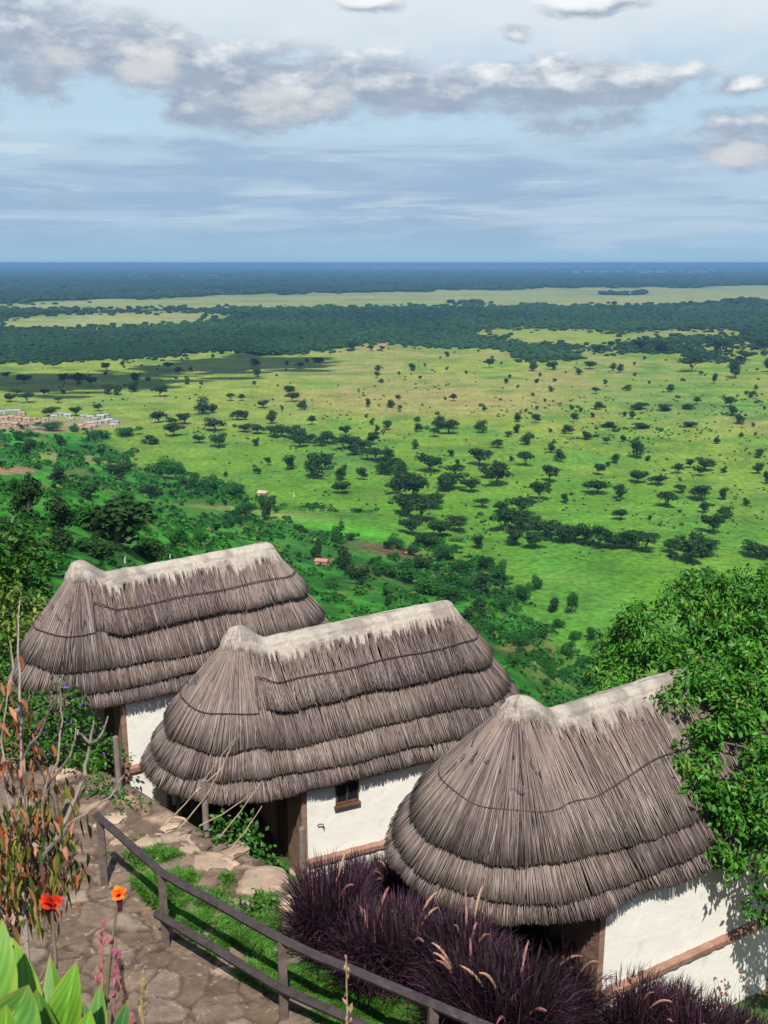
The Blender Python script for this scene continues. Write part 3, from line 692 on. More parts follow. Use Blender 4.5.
        mb = MB(); bar(mb, tw - .29, tw + .29, zw - .305, zw - .252, -.03, .085, (.12, .065, .035)); o = mb.build('sill', M['wood'], root); o.parent = wn
        # iron hook on the wall
        mb = MB(); c0 = O + a3 * (t0 + .22) - n3 * (w_ + .02) + z3 * (-11.25); mb.tube([c0, c0 - n3 * .05 + z3 * .05, c0 - n3 * .05 + a3 * .09 + z3 * .03, c0 - n3 * .04 + a3 * .13 - z3 * .08], .012, 5, (.03, .03, .03)); mb.build('hook', M['dark'], root)
    return root
_ico = None
def ico(sub=1):
    import bmesh
    bm = bmesh.new(); bmesh.ops.create_icosphere(bm, subdivisions=sub, radius=1.0)
    V = np.array([v.co[:] for v in bm.verts]); Fc = np.array([[v.index for v in f.verts] for f in bm.faces]); bm.free(); return V, Fc
ICO1 = ico(1); ICO2 = ico(2); ICO3 = ico(3)
def add_stone(mb, c0, r, r_, flat=.6, c=(.25, .2, .15), src=None):
    V, Fc = src or ICO2; sd_ = r_.integers(0, 999)
    d = 1 + .45 * (fbm(V[:, 0] * 1.3 + sd_, V[:, 1] * 1.3 + V[:, 2] * 1.7, int(sd_), 3) - .5) * 2
    P_ = np.sign(V) * np.abs(V) ** .75 * d[:, None]
    q = r_.uniform(0, 6.3); sx_, sy_ = r_.uniform(.75, 1.35), r_.uniform(.7, 1.1)
    P_ = P_ * (sx_, sy_, flat); x_, y_ = P_[:, 0].copy(), P_[:, 1].copy(); P_[:, 0] = x_ * math.cos(q) - y_ * math.sin(q); P_[:, 1] = x_ * math.sin(q) + y_ * math.cos(q)
    mb.add(P_ * r + np.asarray(c0), [tuple(f) for f in Fc], c)

make_hut(0, 'farthest thatched hut on the left, its long pale ridge ending behind the middle hut', True, 100)
make_hut(1, 'middle thatched hut with a small brown framed window in its white wall', True, 200)
make_hut(2, 'nearest thatched hut with green tree branches hanging over its roof and wall', False, 300)

# ------------------------------------------------------------------ fences and posts
def rel(p): return np.array([p[0], p[1], p[2] + CAMZ])
def post_at(px, py, hgt, r0, label, name='fence_post', group='weathered posts along the outer path edge', c=(.20, .165, .14)):
    g = onz(px, py, -10.38); z0 = height1(g[0], g[1]); b = np.array([g[0], g[1], z0 + CAMZ - .35])
    mb = MB(); jx, jy = random.uniform(-.03, .03), random.uniform(-.03, .03)
    mb.tube([b, b + (jx * .4, jy * .4, .6), b + (jx, jy, .35 + hgt - .02), b + (jx, jy, .35 + hgt)], [r0 * 1.1, r0, r0 * .95, r0 * .7], 9, c)
    o = mb.build(name, M['wood'], None, smooth=False, loc=b); tag(o, label, 'post', group); return o
random.seed(3)
for (px, py, h_, lab) in [(120, 792, 1.25, 'grey wooden post on the path edge beside the white wall of the farthest hut'),
                          (207, 841, 1.28, 'grey wooden post with dry branches crossing it, before the middle hut porch'),
                          (303, 888, 1.25, 'grey wooden post standing between the rocks and the purple grass'),
                          (24, 772, 1.45, 'thick grey post behind the withered shrub, next to the green bush'),
                          (58, 828, 1.30, 'grey post half hidden by the bare twigs of the withered shrub'),
                          (2, 742, 1.30, 'grey post cut by the picture edge beside the purple flowered bush')]:
    post_at(px, py, h_, .06, lab)
def rail_fence():
    ps = [onz(105, 886, -10.38), onz(166, 946, -10.38), onz(284, 1021, -10.38), onz(432, 1090, -10.38)]
    root = thing('rail_fence', rel(ps[0]), 'dark wooden rail fence running down beside the stone path and the grass patch', 'fence')
    ps = [np.array([p[0], p[1], height1(p[0], p[1])]) for p in ps]
    c = (.052, .040, .042); cl_ = (.13, .10, .085)
    for i, p in enumerate(ps):
        b = rel(p); mb = MB(); ht = 1.32
        mb.box(b + (0, 0, ht / 2 - .15), (.058, .012, 0), (-.012, .058, 0), (0, 0, ht / 2 + .15), cl_)
        mb.build('post', M['wood'], root)
    tops = [rel(p) + (0, 0, 1.30) for p in ps]
    d0 = (tops[1] - tops[0]); d0 /= np.linalg.norm(d0)
    mb = MB(); pts = [tops[0] - d0 * .12 + (0, 0, .02), tops[0] + (0, 0, .02)]
    for a, b in zip(tops[:-1], tops[1:]):
        for t_ in (.25, .5, .75, 1.0): pts.append(a + (b - a) * t_ + (random.uniform(-.012, .012), random.uniform(-.012, .012), random.uniform(-.012, .01) + .02))
    pts.append(pts[-1] + (pts[-1] - pts[-2]) * 2)
    mb.tube(pts, .066, 6, c); mb.build('top_rail', M['wood'], root)
    lo = [rel(p) + (0, 0, .60) for p in ps[1:]]; dd = (lo[1] - lo[0]); dd /= np.linalg.norm(dd); nrm = np.array([dd[1], -dd[0], 0]) * .08
    mb = MB(); pts = [lo[0] - dd * .1, lo[0]]
    for a, b in zip(lo[:-1], lo[1:]):
        for t_ in (.25, .5, .75, 1.0): pts.append(a + (b - a) * t_ + (0, 0, random.uniform(-.012, .012)))
    mb.tube([p - nrm * 0 + np.array([-.05, -.05, 0]) for p in pts], .066, 6, c); mb.build('lower_rail', M['wood'], root)
rail_fence()

# rocks at the edge of the path
r_ = np.random.default_rng(12)
ROCKS = [(262, 884, .55, 'largest flat tan rock at the path edge between the grass patch and the porch'), (212, 868, .42, 'flat brown slab left of the largest tan rock'),
         (228, 906, .22, 'pale rounded rock on the grass patch beside the purple grass'), (150, 842, .28, 'flat stone near the top end of the rail fence'),
         (186, 850, .30, 'cracked slab below the dry branches'), (110, 820, .26, 'low slab on the path behind the end of the rail'), (285, 905, .28, 'tan rock at the foot of the post by the purple grass'),
         (455, 1020, .18, 'small round rock under the purple grass beside the lower fence end'), (232, 852, .30, 'grey stone on the drop below the dry branches'), (300, 868, .24, 'small stone below the brown corner of the middle hut'),
         (172, 826, .24, 'stone at the foot of the far white wall'), (240, 925, .2, 'small stone in the grass near the purple grass')]
for (px, py, s_, lab) in ROCKS:
    g = ground(px, py); b = rel(g) - (0, 0, s_ * .12); mb = MB(); add_stone(mb, b, s_, r_, flat=.38, c=np.array((.40, .29, .21)) * r_.uniform(.75, 1.15), src=ICO3)
    o = mb.build('rock', M['stone'], None, smooth=False, loc=b); tag(o, lab, 'rock', 'rocks along the path edge')

# dry branches leaning over the path edge
def branch_thing(name, lines, label, cat, c, mat, group=None, rad=.014, base=None, depth=None):
    P0 = at(lines[0][0][0], lines[0][0][1], lines[0][0][2]); root = None; mb = MB()
    for ln in lines:
        pts = [np.array(at(*p)) for p in ln]; 
        # smooth
        q = []; 
        for i in range(len(pts) - 1):
            for t_ in (0, .33, .66): q.append(pts[i] * (1 - t_) + pts[i + 1] * t_ + np.array([random.uniform(-1, 1) for _ in range(3)]) * rad * .6)
        q.append(pts[-1]); mb.tube(q, np.linspace(rad, rad * .45, len(q)), 5, c)
    o = mb.build(name, mat, None, loc=np.array(P0)); return tag(o, label, cat, group)
for ln, lab in [([[(164, 826, 18.6), (196, 792, 18.3), (232, 742, 18.0)], [(196, 792, 18.3), (222, 768, 18.2), (228, 752, 18.2)]], 'long forked dry branch leaning against the post before the middle hut'),
                ([[(178, 830, 18.4), (205, 798, 18.2), (236, 738, 18.0)]], 'straight pale dry stick crossing the forked branch'),
                ([[(199, 826, 18.2), (222, 815, 18.0), (256, 790, 17.8)]], 'dry stick lying low to the right of the post'),
                ([[(219, 838, 17.8), (240, 812, 17.6), (262, 780, 17.6)]], 'dry stick sloping up in front of the dark porch'),
                ([[(230, 850, 17.5), (245, 832, 17.4), (262, 806, 17.4)]], 'short dry stick nearest the small leafy weeds')]:
    branch_thing('dry_branch', ln, lab, 'branch', (.42, .31, .22), M['wood'], 'dry branches at the path edge')

# ------------------------------------------------------------------ leaves
def leaf_cloud(C, D, length, width, r_, cols, fold=.25, droop=.0):
    """C (n,3) bases, D (n,3) unit directions -> folded pointed leaves of 6 vertices each"""
    n = len(C); up = r_.normal(0, .5, (n, 3)) + (0, 0, 1); sd_ = np.cross(D, up); sd_ /= np.linalg.norm(sd_, axis=1)[:, None] + 1e-9
    nn = np.cross(sd_, D)
    ln = (length * r_.uniform(.7, 1.25, n))[:, None]; wd = (width * r_.uniform(.75, 1.2, n))[:, None]
    dr = np.array([0, 0, -1.0]) * droop * ln
    b = C; m1 = C + D * ln * .4; m2 = C + D * ln * .75 + dr * .5; tip = C + D * ln + dr
    V = np.stack([b, m1 - sd_ * wd + nn * wd * fold, m1, m1 + sd_ * wd + nn * wd * fold, m2 - sd_ * wd * .6 + nn * wd * fold * .6, m2, m2 + sd_ * wd * .6 + nn * wd * fold * .6, tip], 1).reshape(-1, 3)
    q = np.array([(1, 2, 5, 4), (2, 3, 6, 5)]); t = np.array([(0, 2, 1), (0, 3, 2), (4, 5, 7), (5, 6, 7)])
    k = (np.arange(n) * 8)[:, None, None]
    return V, (q[None] + k).reshape(-1, 4), (t[None] + k).reshape(-1, 3), np.repeat(cols, 8, 0)
def unit(v): return v / (np.linalg.norm(v, axis=-1, keepdims=True) + 1e-9)
def leafy_crown(blobs, per_m2, r_, length, width, pal, tuft=10, droopdir=-.3, spread=.22):
    """blobs (x,y,z,r world); tufts of leaves near the blob surfaces, denser outside"""
    Cs, Ds, Cc = [], [], []
    for (bx, by, bz, br) in blobs:
        nt = int(per_m2 * 4 * math.pi * br * br)
        d = unit(r_.normal(0, 1, (nt, 3))); d[:, 2] = np.where(d[:, 2] < -.3, d[:, 2] * .5, d[:, 2]); d = unit(d)
        rad = br * (1 - np.abs(r_.normal(0, .16, nt))) * (1 + .3 * (fbm(d[:, 0] * 3 + bx, d[:, 1] * 3 + d[:, 2] * 2 + by, 5, 3) - .5) * 2)
        c = np.array([bx, by, bz]) + d * rad[:, None]
        tone = r_.random(nt)
        for k in range(tuft):
            dd = unit(d * .6 + r_.normal(0, .65, (nt, 3)) + (0, 0, droopdir)); Cs.append(c + r_.normal(0, spread * .5, (nt, 3))); Ds.append(dd)
            kk = np.clip(tone * .6 + r_.random(nt) * .4, 0, 1); cc_ = L(pal[0], pal[1], kk); cc_ = L(cc_, pal[2], (r_.random(nt) > .93) * .8); Cc.append(cc_)
    return leaf_cloud(np.concatenate(Cs), np.concatenate(Ds), length, width, r_, np.concatenate(Cc))
def limb_tubes(mb, root_p, targets, r_, r0, c=(.10, .08, .06), wob=.15):
    for tpt in targets:
        tpt = np.array(tpt); mid = root_p * .5 + tpt * .5 + r_.normal(0, wob, 3) + (0, 0, .1 * np.linalg.norm(tpt - root_p))
        pts = [root_p, root_p * .7 + mid * .3 + (0, 0, .05), mid, tpt * .6 + mid * .4, tpt]; mb.tube(pts, np.linspace(r0, r0 * .2, 5), 6, c)

# big leafy tree on the right
def right_tree():
    r_ = np.random.default_rng(21)
    spec = [(622, 672, 21.5, .75), (650, 648, 21.5, .85), (625, 640, 22.3, .55), (682, 622, 21.5, 1.0), (735, 628, 21.5, 1.15), (700, 588, 22, .5), (752, 600, 22, .8), (706, 660, 20.5, 1.05), (770, 655, 21, 1.2), (672, 668, 20.0, .72), (690, 676, 19.6, .6),
            (742, 690, 19.6, 1.05), (698, 706, 18.9, .62), (728, 725, 18.6, .75), (772, 735, 18.6, 1.1), (668, 700, 18.9, .45), (712, 740, 18.2, .6), (760, 785, 18.1, .75), (698, 786, 17.6, .42), (722, 800, 17.5, .5), (752, 828, 17.4, .65), (776, 862, 17.2, .7), (745, 866, 17.0, .4),
            (810, 700, 20.5, 1.5), (820, 790, 19, 1.4), (815, 620, 22, 1.3), (830, 870, 18, 1.1), (715, 845, 17.2, .25), (598, 690, 21.6, .35), (640, 612, 22.2, .3), (800, 930, 17.2, .7)]
    blobs = [(*at(px, py, d), r) for (px, py, d, r) in spec]
    tb = at(835, 960, 19.5); z0 = height1(tb[0], tb[1]) + CAMZ - .2; tb = np.array([tb[0], tb[1], z0])
    root = thing('broadleaf_tree', tb, 'tall leafy green tree hanging over the end of the nearest hut', 'tree')
    sub = []
    for (bx, by, bz, br) in blobs:
        for _ in range(int(4 + 7 * br)):
            d = unit(r_.normal(0, 1, 3)); d[2] = abs(d[2]) * .9 if r_.random() < .6 else d[2]; k = r_.uniform(.35, 1.18); rs = min(.36, br * .42) * r_.uniform(.45, 1.05)
            sub.append((bx + d[0] * br * k, by + d[1] * br * k, bz + d[2] * br * k, rs))
    V, q, t, c = leafy_crown(sub, 17.0, r_, .145, .029, [(.012, .070, .008), (.090, .30, .022), (.18, .22, .03)], tuft=11, droopdir=-.55, spread=.12)
    # keep the branch tips out of the roof
    o = mesh('crown', V, quads=q, tris=t, c=c, mat=M['leaf'], local=tb); o.parent = root; o.location = (0, 0, 0)
    mb = MB(); fork = tb + (-.3, .2, 3.2)
    mb.tube([tb - (0, 0, .3), tb + (0.05, 0, 1.2), tb + (-.1, .1, 2.3), fork], [.26, .21, .18, .15], 10, (.11, .09, .07))
    limb_tubes(mb, fork, [b[:3] for b in blobs], r_, .06); mb.build('trunk', M['bark'], root, smooth=True)
right_tree()

def small_plant(name, px, py, depth, blobs_rel, label, cat, pal, length, width, dens, tuft=8, seed=1, stems=True, group=None, trans=None, extra=None):
    r_ = np.random.default_rng(seed); g = ground(px, py) if depth is None else np.array(at(px, py, depth)) - (0, 0, CAMZ)
    z0 = height1(g[0], g[1]) if depth is not None else g[2]
    b = np.array([g[0], g[1], z0 + CAMZ - .05]); root = thing(name, b, label, cat, group)
    bl = [(b[0] + x_, b[1] + y_, b[2] + z_, rr) for (x_, y_, z_, rr) in blobs_rel]
    V, q, t, c = leafy_crown(bl, dens, r_, length, width, pal, tuft)
    o = mesh('foliage', V, quads=q, tris=t, c=c, mat=M['leaf'], local=b); o.parent = root; o.location = (0, 0, 0)
    mb = MB(); limb_tubes(mb, b + (0, 0, .0), [q_[:3] for q_ in bl], r_, .035 * max(1, bl[0][3]), wob=.05); mb.build('stem', M['bark'], root)
    if extra: extra(root, b, bl, r_)
    return root
G1 = [(.022, .085, .010), (.060, .19, .020), (.12, .20, .03)]
def purple(root, b, bl, r_):
    V, q, t, c = leafy_crown(bl, 1.6, r_, .09, .04, [(.10, .03, .28), (.22, .10, .5), (.22, .10, .5)], 3)
    o = mesh('flowers', V, quads=q, tris=t, c=c, mat=M['drylf'], local=b); o.parent = root; o.location = (0, 0, 0); o['kind'] = 'stuff'
small_plant('flowering_bush', 55, 752, 21.2, [(-.1, 0, .9, .75), (.5, .1, .6, .55), (-.9, .2, .9, .75), (.1, .3, 1.4, .5), (.95, .2, .35, .4), (-1.5, .4, 1.1, .7)], 'leafy green bush with purple flowers before the farthest hut', 'bush', G1, .11, .03, 12, 10, 31, extra=purple)
small_plant('weed', 232, 840, 18.6, [(0, 0, .35, .35), (.3, .1, .25, .28), (-.3, .1, .2, .22)], 'light green weed in the shade of the middle hut porch', 'plant', G1, .12, .035, 14, 8, 32, group='weeds at the hut walls')
small_plant('weed', 262, 846, 18.3, [(0, 0, .25, .25), (.2, .1, .15, .2)], 'low weed right of the shaded one, under the dry sticks', 'plant', G1, .12, .035, 14, 8, 33, group='weeds at the hut walls')
small_plant('weed', 245, 905, 16.2, [(0, 0, .25, .22), (.15, .1, .2, .2)], 'small weed beside the post at the purple grass', 'plant', G1, .10, .03, 14, 8, 34, group='weeds at the hut walls')
small_plant('weed', 108, 782, 19.9, [(0, 0, .1, .25), (.35, -.3, .1, .22), (-.35, .3, .15, .25), (.6, -.55, .05, .18)], 'low weeds along the path edge left of the far post', 'plant', G1, .09, .03, 16, 8, 35, group='weeds at the hut walls')
small_plant('shrub', 742, 1015, 15.6, [(0, 0, .45, .45), (.5, .1, .4, .45), (-.5, .1, .3, .35), (.3, .3, .8, .4)], 'bright green shrub at the foot of the nearest hut wall', 'bush', [(.03, .11, .012), (.08, .24, .025), (.2, .22, .04)], .10, .028, 13, 9, 36)
# left tree and bushes behind the farthest hut
small_plant('broadleaf_tree', -8, 640, 36, [(0, 0, 3.0, 1.5), (1.2, 0, 2.2, 1.1), (-1.8, 0, 3.0, 1.6), (.4, -.5, 1.4, 1.2), (.9, .5, 3.5, .8), (-1.5, -.5, 1.6, 1.5), (-.8, 0, 3.8, 1.0), (1.7, 0, 1.1, .8)], 'dense green tree at the left picture edge behind the farthest hut', 'tree', [(.020, .075, .010), (.055, .165, .018), (.14, .18, .03)], .26, .07, 5, 10, 37)
small_plant('bush', 30, 700, 27.5, [(0, 0, 1.0, 1.1), (-1.6, 0, 1.3, 1.2), (1.1, 0.5, .8, .8), (-.4, .4, 2.2, .8)], 'yellow green bush below the left tree beside the thatch', 'bush', [(.07, .13, .015), (.17, .22, .03), (.30, .24, .05)], .20, .04, 6, 10, 38)
small_plant('bush', -30, 740, 26.5, [(0, 0, 1.2, 1.2), (1.3, 0, .7, .9)], 'dark green bush under the yellow green one at the left edge', 'bush', G1, .16, .04, 7, 10, 39)

# ------------------------------------------------------------------ grass patch
def on_poly(n, poly, r_):
    poly = np.array(poly, float); lo, hi_ = poly.min(0), poly.max(0); out = []
    while len(out) < n:
        p = r_.uniform(lo, hi_, (n, 2)); ins = np.zeros(n, bool); j = len(poly) - 1
        for i in range(len(poly)):
            a, b = poly[i], poly[j]; cnd = ((a[1] > p[:, 1]) != (b[1] > p[:, 1])) & (p[:, 0] < (b[0] - a[0]) * (p[:, 1] - a[1]) / (b[1] - a[1] + 1e-12) + a[0]); ins ^= cnd; j = i
        out += list(p[ins])
    return np.array(out[:n])
def grass_patch(name, polys_px, n, hgt, pal, label, seed, z=-10.38, lo=.004, thr=.40):
    r_ = np.random.default_rng(seed); xs = []
    for poly, k in polys_px:
        w_poly = [onz(px, py, z)[:2] for px, py in poly]; p = on_poly(int(n * k * 2), w_poly, r_); dn = fbm(p[:, 0] * 1.6, p[:, 1] * 1.6, seed, 3); xs.append(p[(dn + r_.normal(0, .05, len(p))) > thr])
    p = np.concatenate(xs); n = len(p); z0 = height(p[:, 0], p[:, 1]) + CAMZ
    clump = fbm(p[:, 0] * 2.2, p[:, 1] * 2.2, seed + 1, 3)
    h = hgt * r_.uniform(.4, 1.2, n) * (.5 + 1.1 * sstep(.3, .65, clump)); az = r_.uniform(0, 6.28, n); ben = r_.uniform(.25, .95, n)
    d = np.stack([np.cos(az), np.sin(az), 0 * az], -1); b = np.c_[p, z0]
    P_ = np.stack([b, b + d * (h * ben * .35)[:, None] + np.array([0, 0, 1]) * (h * .65)[:, None], b + d * (h * ben)[:, None] + np.array([0, 0, 1]) * (h * (1 - ben * .35))[:, None]], 1)
    sd_ = np.stack([-np.sin(az), np.cos(az), 0 * az], -1); wd = r_.uniform(lo, lo * 2.6, n)
    wv = sd_[:, None, :] * (wd[:, None] * np.array([.8, 1.0, .12])[None])[..., None]
    c = L(pal[0], pal[1], r_.random(n)); c = L(c, pal[2], (r_.random(n) > .9) * .7)
    V, q, cc_ = ribbons(P_, wv, c); o = mesh(name, V, quads=q, c=cc_, mat=M['blade']); tag(o, label, 'grass', kind='stuff'); return o
GP = [(.035, .115, .014), (.085, .27, .025), (.25, .22, .07)]
grass_patch('grass', [([(112, 862), (150, 850), (178, 872), (232, 880), (275, 905), (280, 965), (262, 992), (225, 968), (175, 930), (150, 905)], 1.0), ([(240, 975), (275, 960), (320, 975), (420, 1010), (450, 1040), (340, 1040)], .5), ([(130, 838), (185, 850), (215, 862), (170, 868)], .12)], 36000, .15, GP, 'bright green grass and weeds between the rail fence and the path edge', 5, thr=.30)
grass_patch('grass', [([(20, 735), (100, 765), (100, 780), (10, 745)], .4)], 4000, .22, GP, 'rough grass along the far path edge', 6)

# ------------------------------------------------------------------ purple fountain grass
def tussock(px, py, hgt, n, spread, label, seed, nh):
    r_ = np.random.default_rng(seed); g = ground(px, py); b = np.array([g[0], g[1], g[2] + CAMZ]); root = thing('fountain_grass', b, label, 'plant', 'purple fountain grass by the nearest hut')
    az = r_.uniform(0, 6.28, n); rr = spread * .38 * np.sqrt(r_.random(n)); base = b + np.stack([np.cos(az) * rr, np.sin(az) * rr, -.05 + 0 * az], -1)
    base[:, 2] = height(base[:, 0], base[:, 1]) + CAMZ - .03
    a2 = az + r_.normal(0, 1.3, n); h = hgt * r_.uniform(.45, 1.15, n); tn_ = r_.uniform(.75, 1.35); out = spread * r_.uniform(.15, 1.0, n) * .9
    ts = np.array([0, .3, .6, .85, 1.0]); P_ = []
    for t_ in ts:
        xy = out * (t_ ** 1.6); zz = h * (t_ * 1.25 - .45 * t_ ** 2.6 * (out / spread + .3))
        P_.append(base + np.stack([np.cos(a2) * xy, np.sin(a2) * xy, zz], -1))
    P_ = np.stack(P_, 1); sd_ = np.stack([-np.sin(a2), np.cos(a2), 0 * a2], -1); wd = r_.uniform(.005, .011, n)
    wv = sd_[:, None, :] * (wd[:, None] * np.array([.8, 1.0, .9, .6, .1])[None])[..., None]
    c = L((.010, .005, .009), (.085, .032, .058), r_.random(n) ** 1.8); c = L(c, (.19, .085, .12), (r_.random(n) > .94) * .8); c = L(c, (.035, .055, .015), (r_.random(n) > .94) * .8) * tn_
    V, q, cc_ = ribbons(P_, wv, c); o = mesh('blades', V, quads=q, c=cc_, mat=M['blade'], local=b); o.parent = root; o.location = (0, 0, 0)
    for i in range(nh):        # seed heads
        a = r_.uniform(0, 6.28); lean = r_.uniform(.2, .8) * spread; hh = hgt * r_.uniform(.9, 1.22)
        tt = np.linspace(0, 1, 12); pts = np.stack([b[0] + np.cos(a) * lean * tt ** 1.7, b[1] + np.sin(a) * lean * tt ** 1.7, b[2] + hh * (tt * 1.22 - .30 * tt ** 4)], -1)
        mb = MB(); mb.tube(pts[:9], .004, 4, (.14, .07, .06)); hl = np.linspace(0, 1, 7); hp = np.stack([np.interp(.66 + .34 * hl, tt, pts[:, k]) for k in range(3)], -1)
        hcol = [(.46, .27, .19), (.36, .17, .15), (.27, .13, .13)][i % 3]
        mb.tube(hp, .004 + .016 * np.sin(np.pi * (hl * .9 + .06)), 7, hcol)
        # bristles
        for _ in range(36):
            k = r_.random(); p0 = np.array([np.interp(.66 + .34 * k, tt, pts[:, j]) for j in range(3)]); d = unit(r_.normal(0, 1, 3) + unit(pts[-1] - pts[-3]) * .8) * .04
            s2 = unit(np.cross(d, (0.3, .2, 1))) * .0022; mb.add([p0 - s2, p0 + s2, p0 + d], [(0, 1, 2)], hcol)
        mb.build('seed_head', M['drylf'], root)
TS = [(330, 962, 1.4, .8, 'purple grass tussock nearest the last grey post', 2), (368, 928, 1.3, .75, 'purple grass tussock below the window of the middle hut', 2), (395, 930, 1.3, .8, 'purple grass tussock under the pale wall between the two nearer huts', 3),
      (370, 990, 1.15, .75, 'purple grass tussock just beyond the fence, with green weeds below', 3), (405, 990, 1.2, .8, 'purple grass tussock beyond the fence above the small round rock', 4), (450, 960, 1.3, .85, 'purple grass tussock under the left side of the nearest roof', 7),
      (465, 1015, 1.4, .8, 'purple grass tussock at the lower end of the fence', 6), (510, 985, 1.5, .85, 'purple grass tussock in the middle of the nearest roof edge', 8), (535, 1030, 1.55, .85, 'purple grass tussock at the bottom with several pale arching heads', 9), (570, 1000, 1.6, .8, 'purple grass tussock left of the brown wall corner of the nearest hut', 7),
      (560, 962, 1.0, .8, 'purple grass tussock in the shade right under the nearest roof edge', 2), (610, 1040, 1.6, .8, 'purple grass tussock below the start of the earthen ledge', 5), (665, 1055, 1.2, .75, 'low purple grass tussock before the white wall of the nearest hut', 4), (470, 1050, 1.3, .8, 'purple grass tussock just past the lower end of the fence rails', 4),
      (592, 1012, 1.6, .9, 'tall purple grass tussock hiding the brown corner of the nearest hut', 5), (560, 1045, 1.7, .9, 'tall purple grass tussock at the bottom just left of the hut corner', 6), (625, 1070, 1.6, .9, 'purple grass tussock at the bottom under the lower end of the ledge', 5), (680, 1085, 1.5, .9, 'purple grass tussock at the bottom among the thin dark stalks', 4), (510, 1075, 1.45, .9, 'purple grass tussock cut by the bottom edge, lowest of all', 5), (730, 1090, 1.3, .8, 'purple grass tussock nearest the bright green shrub', 3)]
for i, (px, py, h_, s_, lab, nh) in enumerate(TS): tussock(px, py, h_ * 1.12, 2300, s_ * 1.1, lab, 400 + i, nh)
# sparse weeds with thin stalks before the hut wall
def stalks(px, py, n, hgt, label, c, seed, spread=.4, buds=None):
    r_ = np.random.default_rng(seed); g = ground(px, py); b = rel(g); mb = MB()
    for i in range(n):
        a = r_.uniform(0, 6.28); l_ = r_.uniform(.05, spread); hh = hgt * r_.uniform(.6, 1.1); p0 = b + (r_.uniform(-.1, .1), r_.uniform(-.1, .1), 0)
        pts = [p0, p0 + (math.cos(a) * l_ * .3, math.sin(a) * l_ * .3, hh * .5), p0 + (math.cos(a) * l_, math.sin(a) * l_, hh)]; mb.tube(pts, [.007, .005, .003], 4, c)
        if buds:
            for _ in range(4): k = r_.uniform(.5, 1); pp = np.array(pts[1]) * (1 - k) + np.array(pts[2]) * k; add_stone(mb, pp + r_.normal(0, .02, 3), .022, r_, 1, buds, ICO1)
    o = mb.build('dry_weed', M['drylf'], None, loc=b); tag(o, label, 'plant', 'dry stalks before the nearest hut'); return o
stalks(640, 1035, 7, 1.3, 'dark thin weed stalks before the white wall', (.07, .06, .04), 51, .45, (.05, .05, .03))
stalks(690, 1040, 9, 1.2, 'tan weed stalks right of the dark ones', (.30, .20, .12), 52, .4)
stalks(722, 1030, 8, 1.3, 'reddish weed stalks beside the bright green shrub', (.30, .14, .09), 53, .4, (.22, .08, .05))

# ------------------------------------------------------------------ near plants on the bank: cannas and the withered shrub
def blade_leaf(mb, base, tip, width_, bow, c0, c1, r_, n=9, edge=(.32, .34, .04), m=6):
    width = width_ * (1.3 if m == 6 else 1); base, tip = np.array(base, float), np.array(tip, float); d = tip - base; Ld = np.linalg.norm(d); dn = d / Ld
    side = unit(np.cross(dn, np.array([r_.uniform(-.3, .3), -1.0, .35]))); nn = unit(np.cross(side, dn))
    if nn[1] > 0: nn = -nn
    V = []; C_ = []
    for i in range(n):
        t = i / (n - 1); wd = width * (math.sin(math.pi * t ** .75) ** .8 if 0 < t < 1 else .03); cpt = base + d * t + nn * bow * math.sin(math.pi * t) * Ld
        for j in range(-m, m + 1):
            s_ = j / m; wv = .05 * math.sin(t * 11 + (1 if s_ > 0 else 2.3)) * abs(s_) * width
            V.append(cpt + side * wd * s_ - nn * (wd * .35 * (1 - abs(s_)) * 1.0) + nn * wv)
            k = max(0.0, (abs(s_) - .70) / .30) * (.6 + .4 * math.sin(t * 7 + j)); vein = .20 * (1 if (i + abs(j)) % 2 else -1); b_ = np.array(c0) * (1 - t * .4) + np.array(c1) * t * .4
            cc_ = b_ * (1 + vein); 
            if j == 0: cc_ = cc_ * 1.5
            if m == 6 and t > .86: k = max(k, (t - .86) * 5 * r_.uniform(.4, 1)); edge = (.30, .24, .05)
            C_.append(cc_ * (1 - k) + np.array(edge) * k)
    w2 = 2 * m + 1
    Fc = [(i * w2 + j, i * w2 + j + 1, (i + 1) * w2 + j + 1, (i + 1) * w2 + j) for i in range(n - 1) for j in range(w2 - 1)]
    mb.add(V, Fc, np.array(C_))
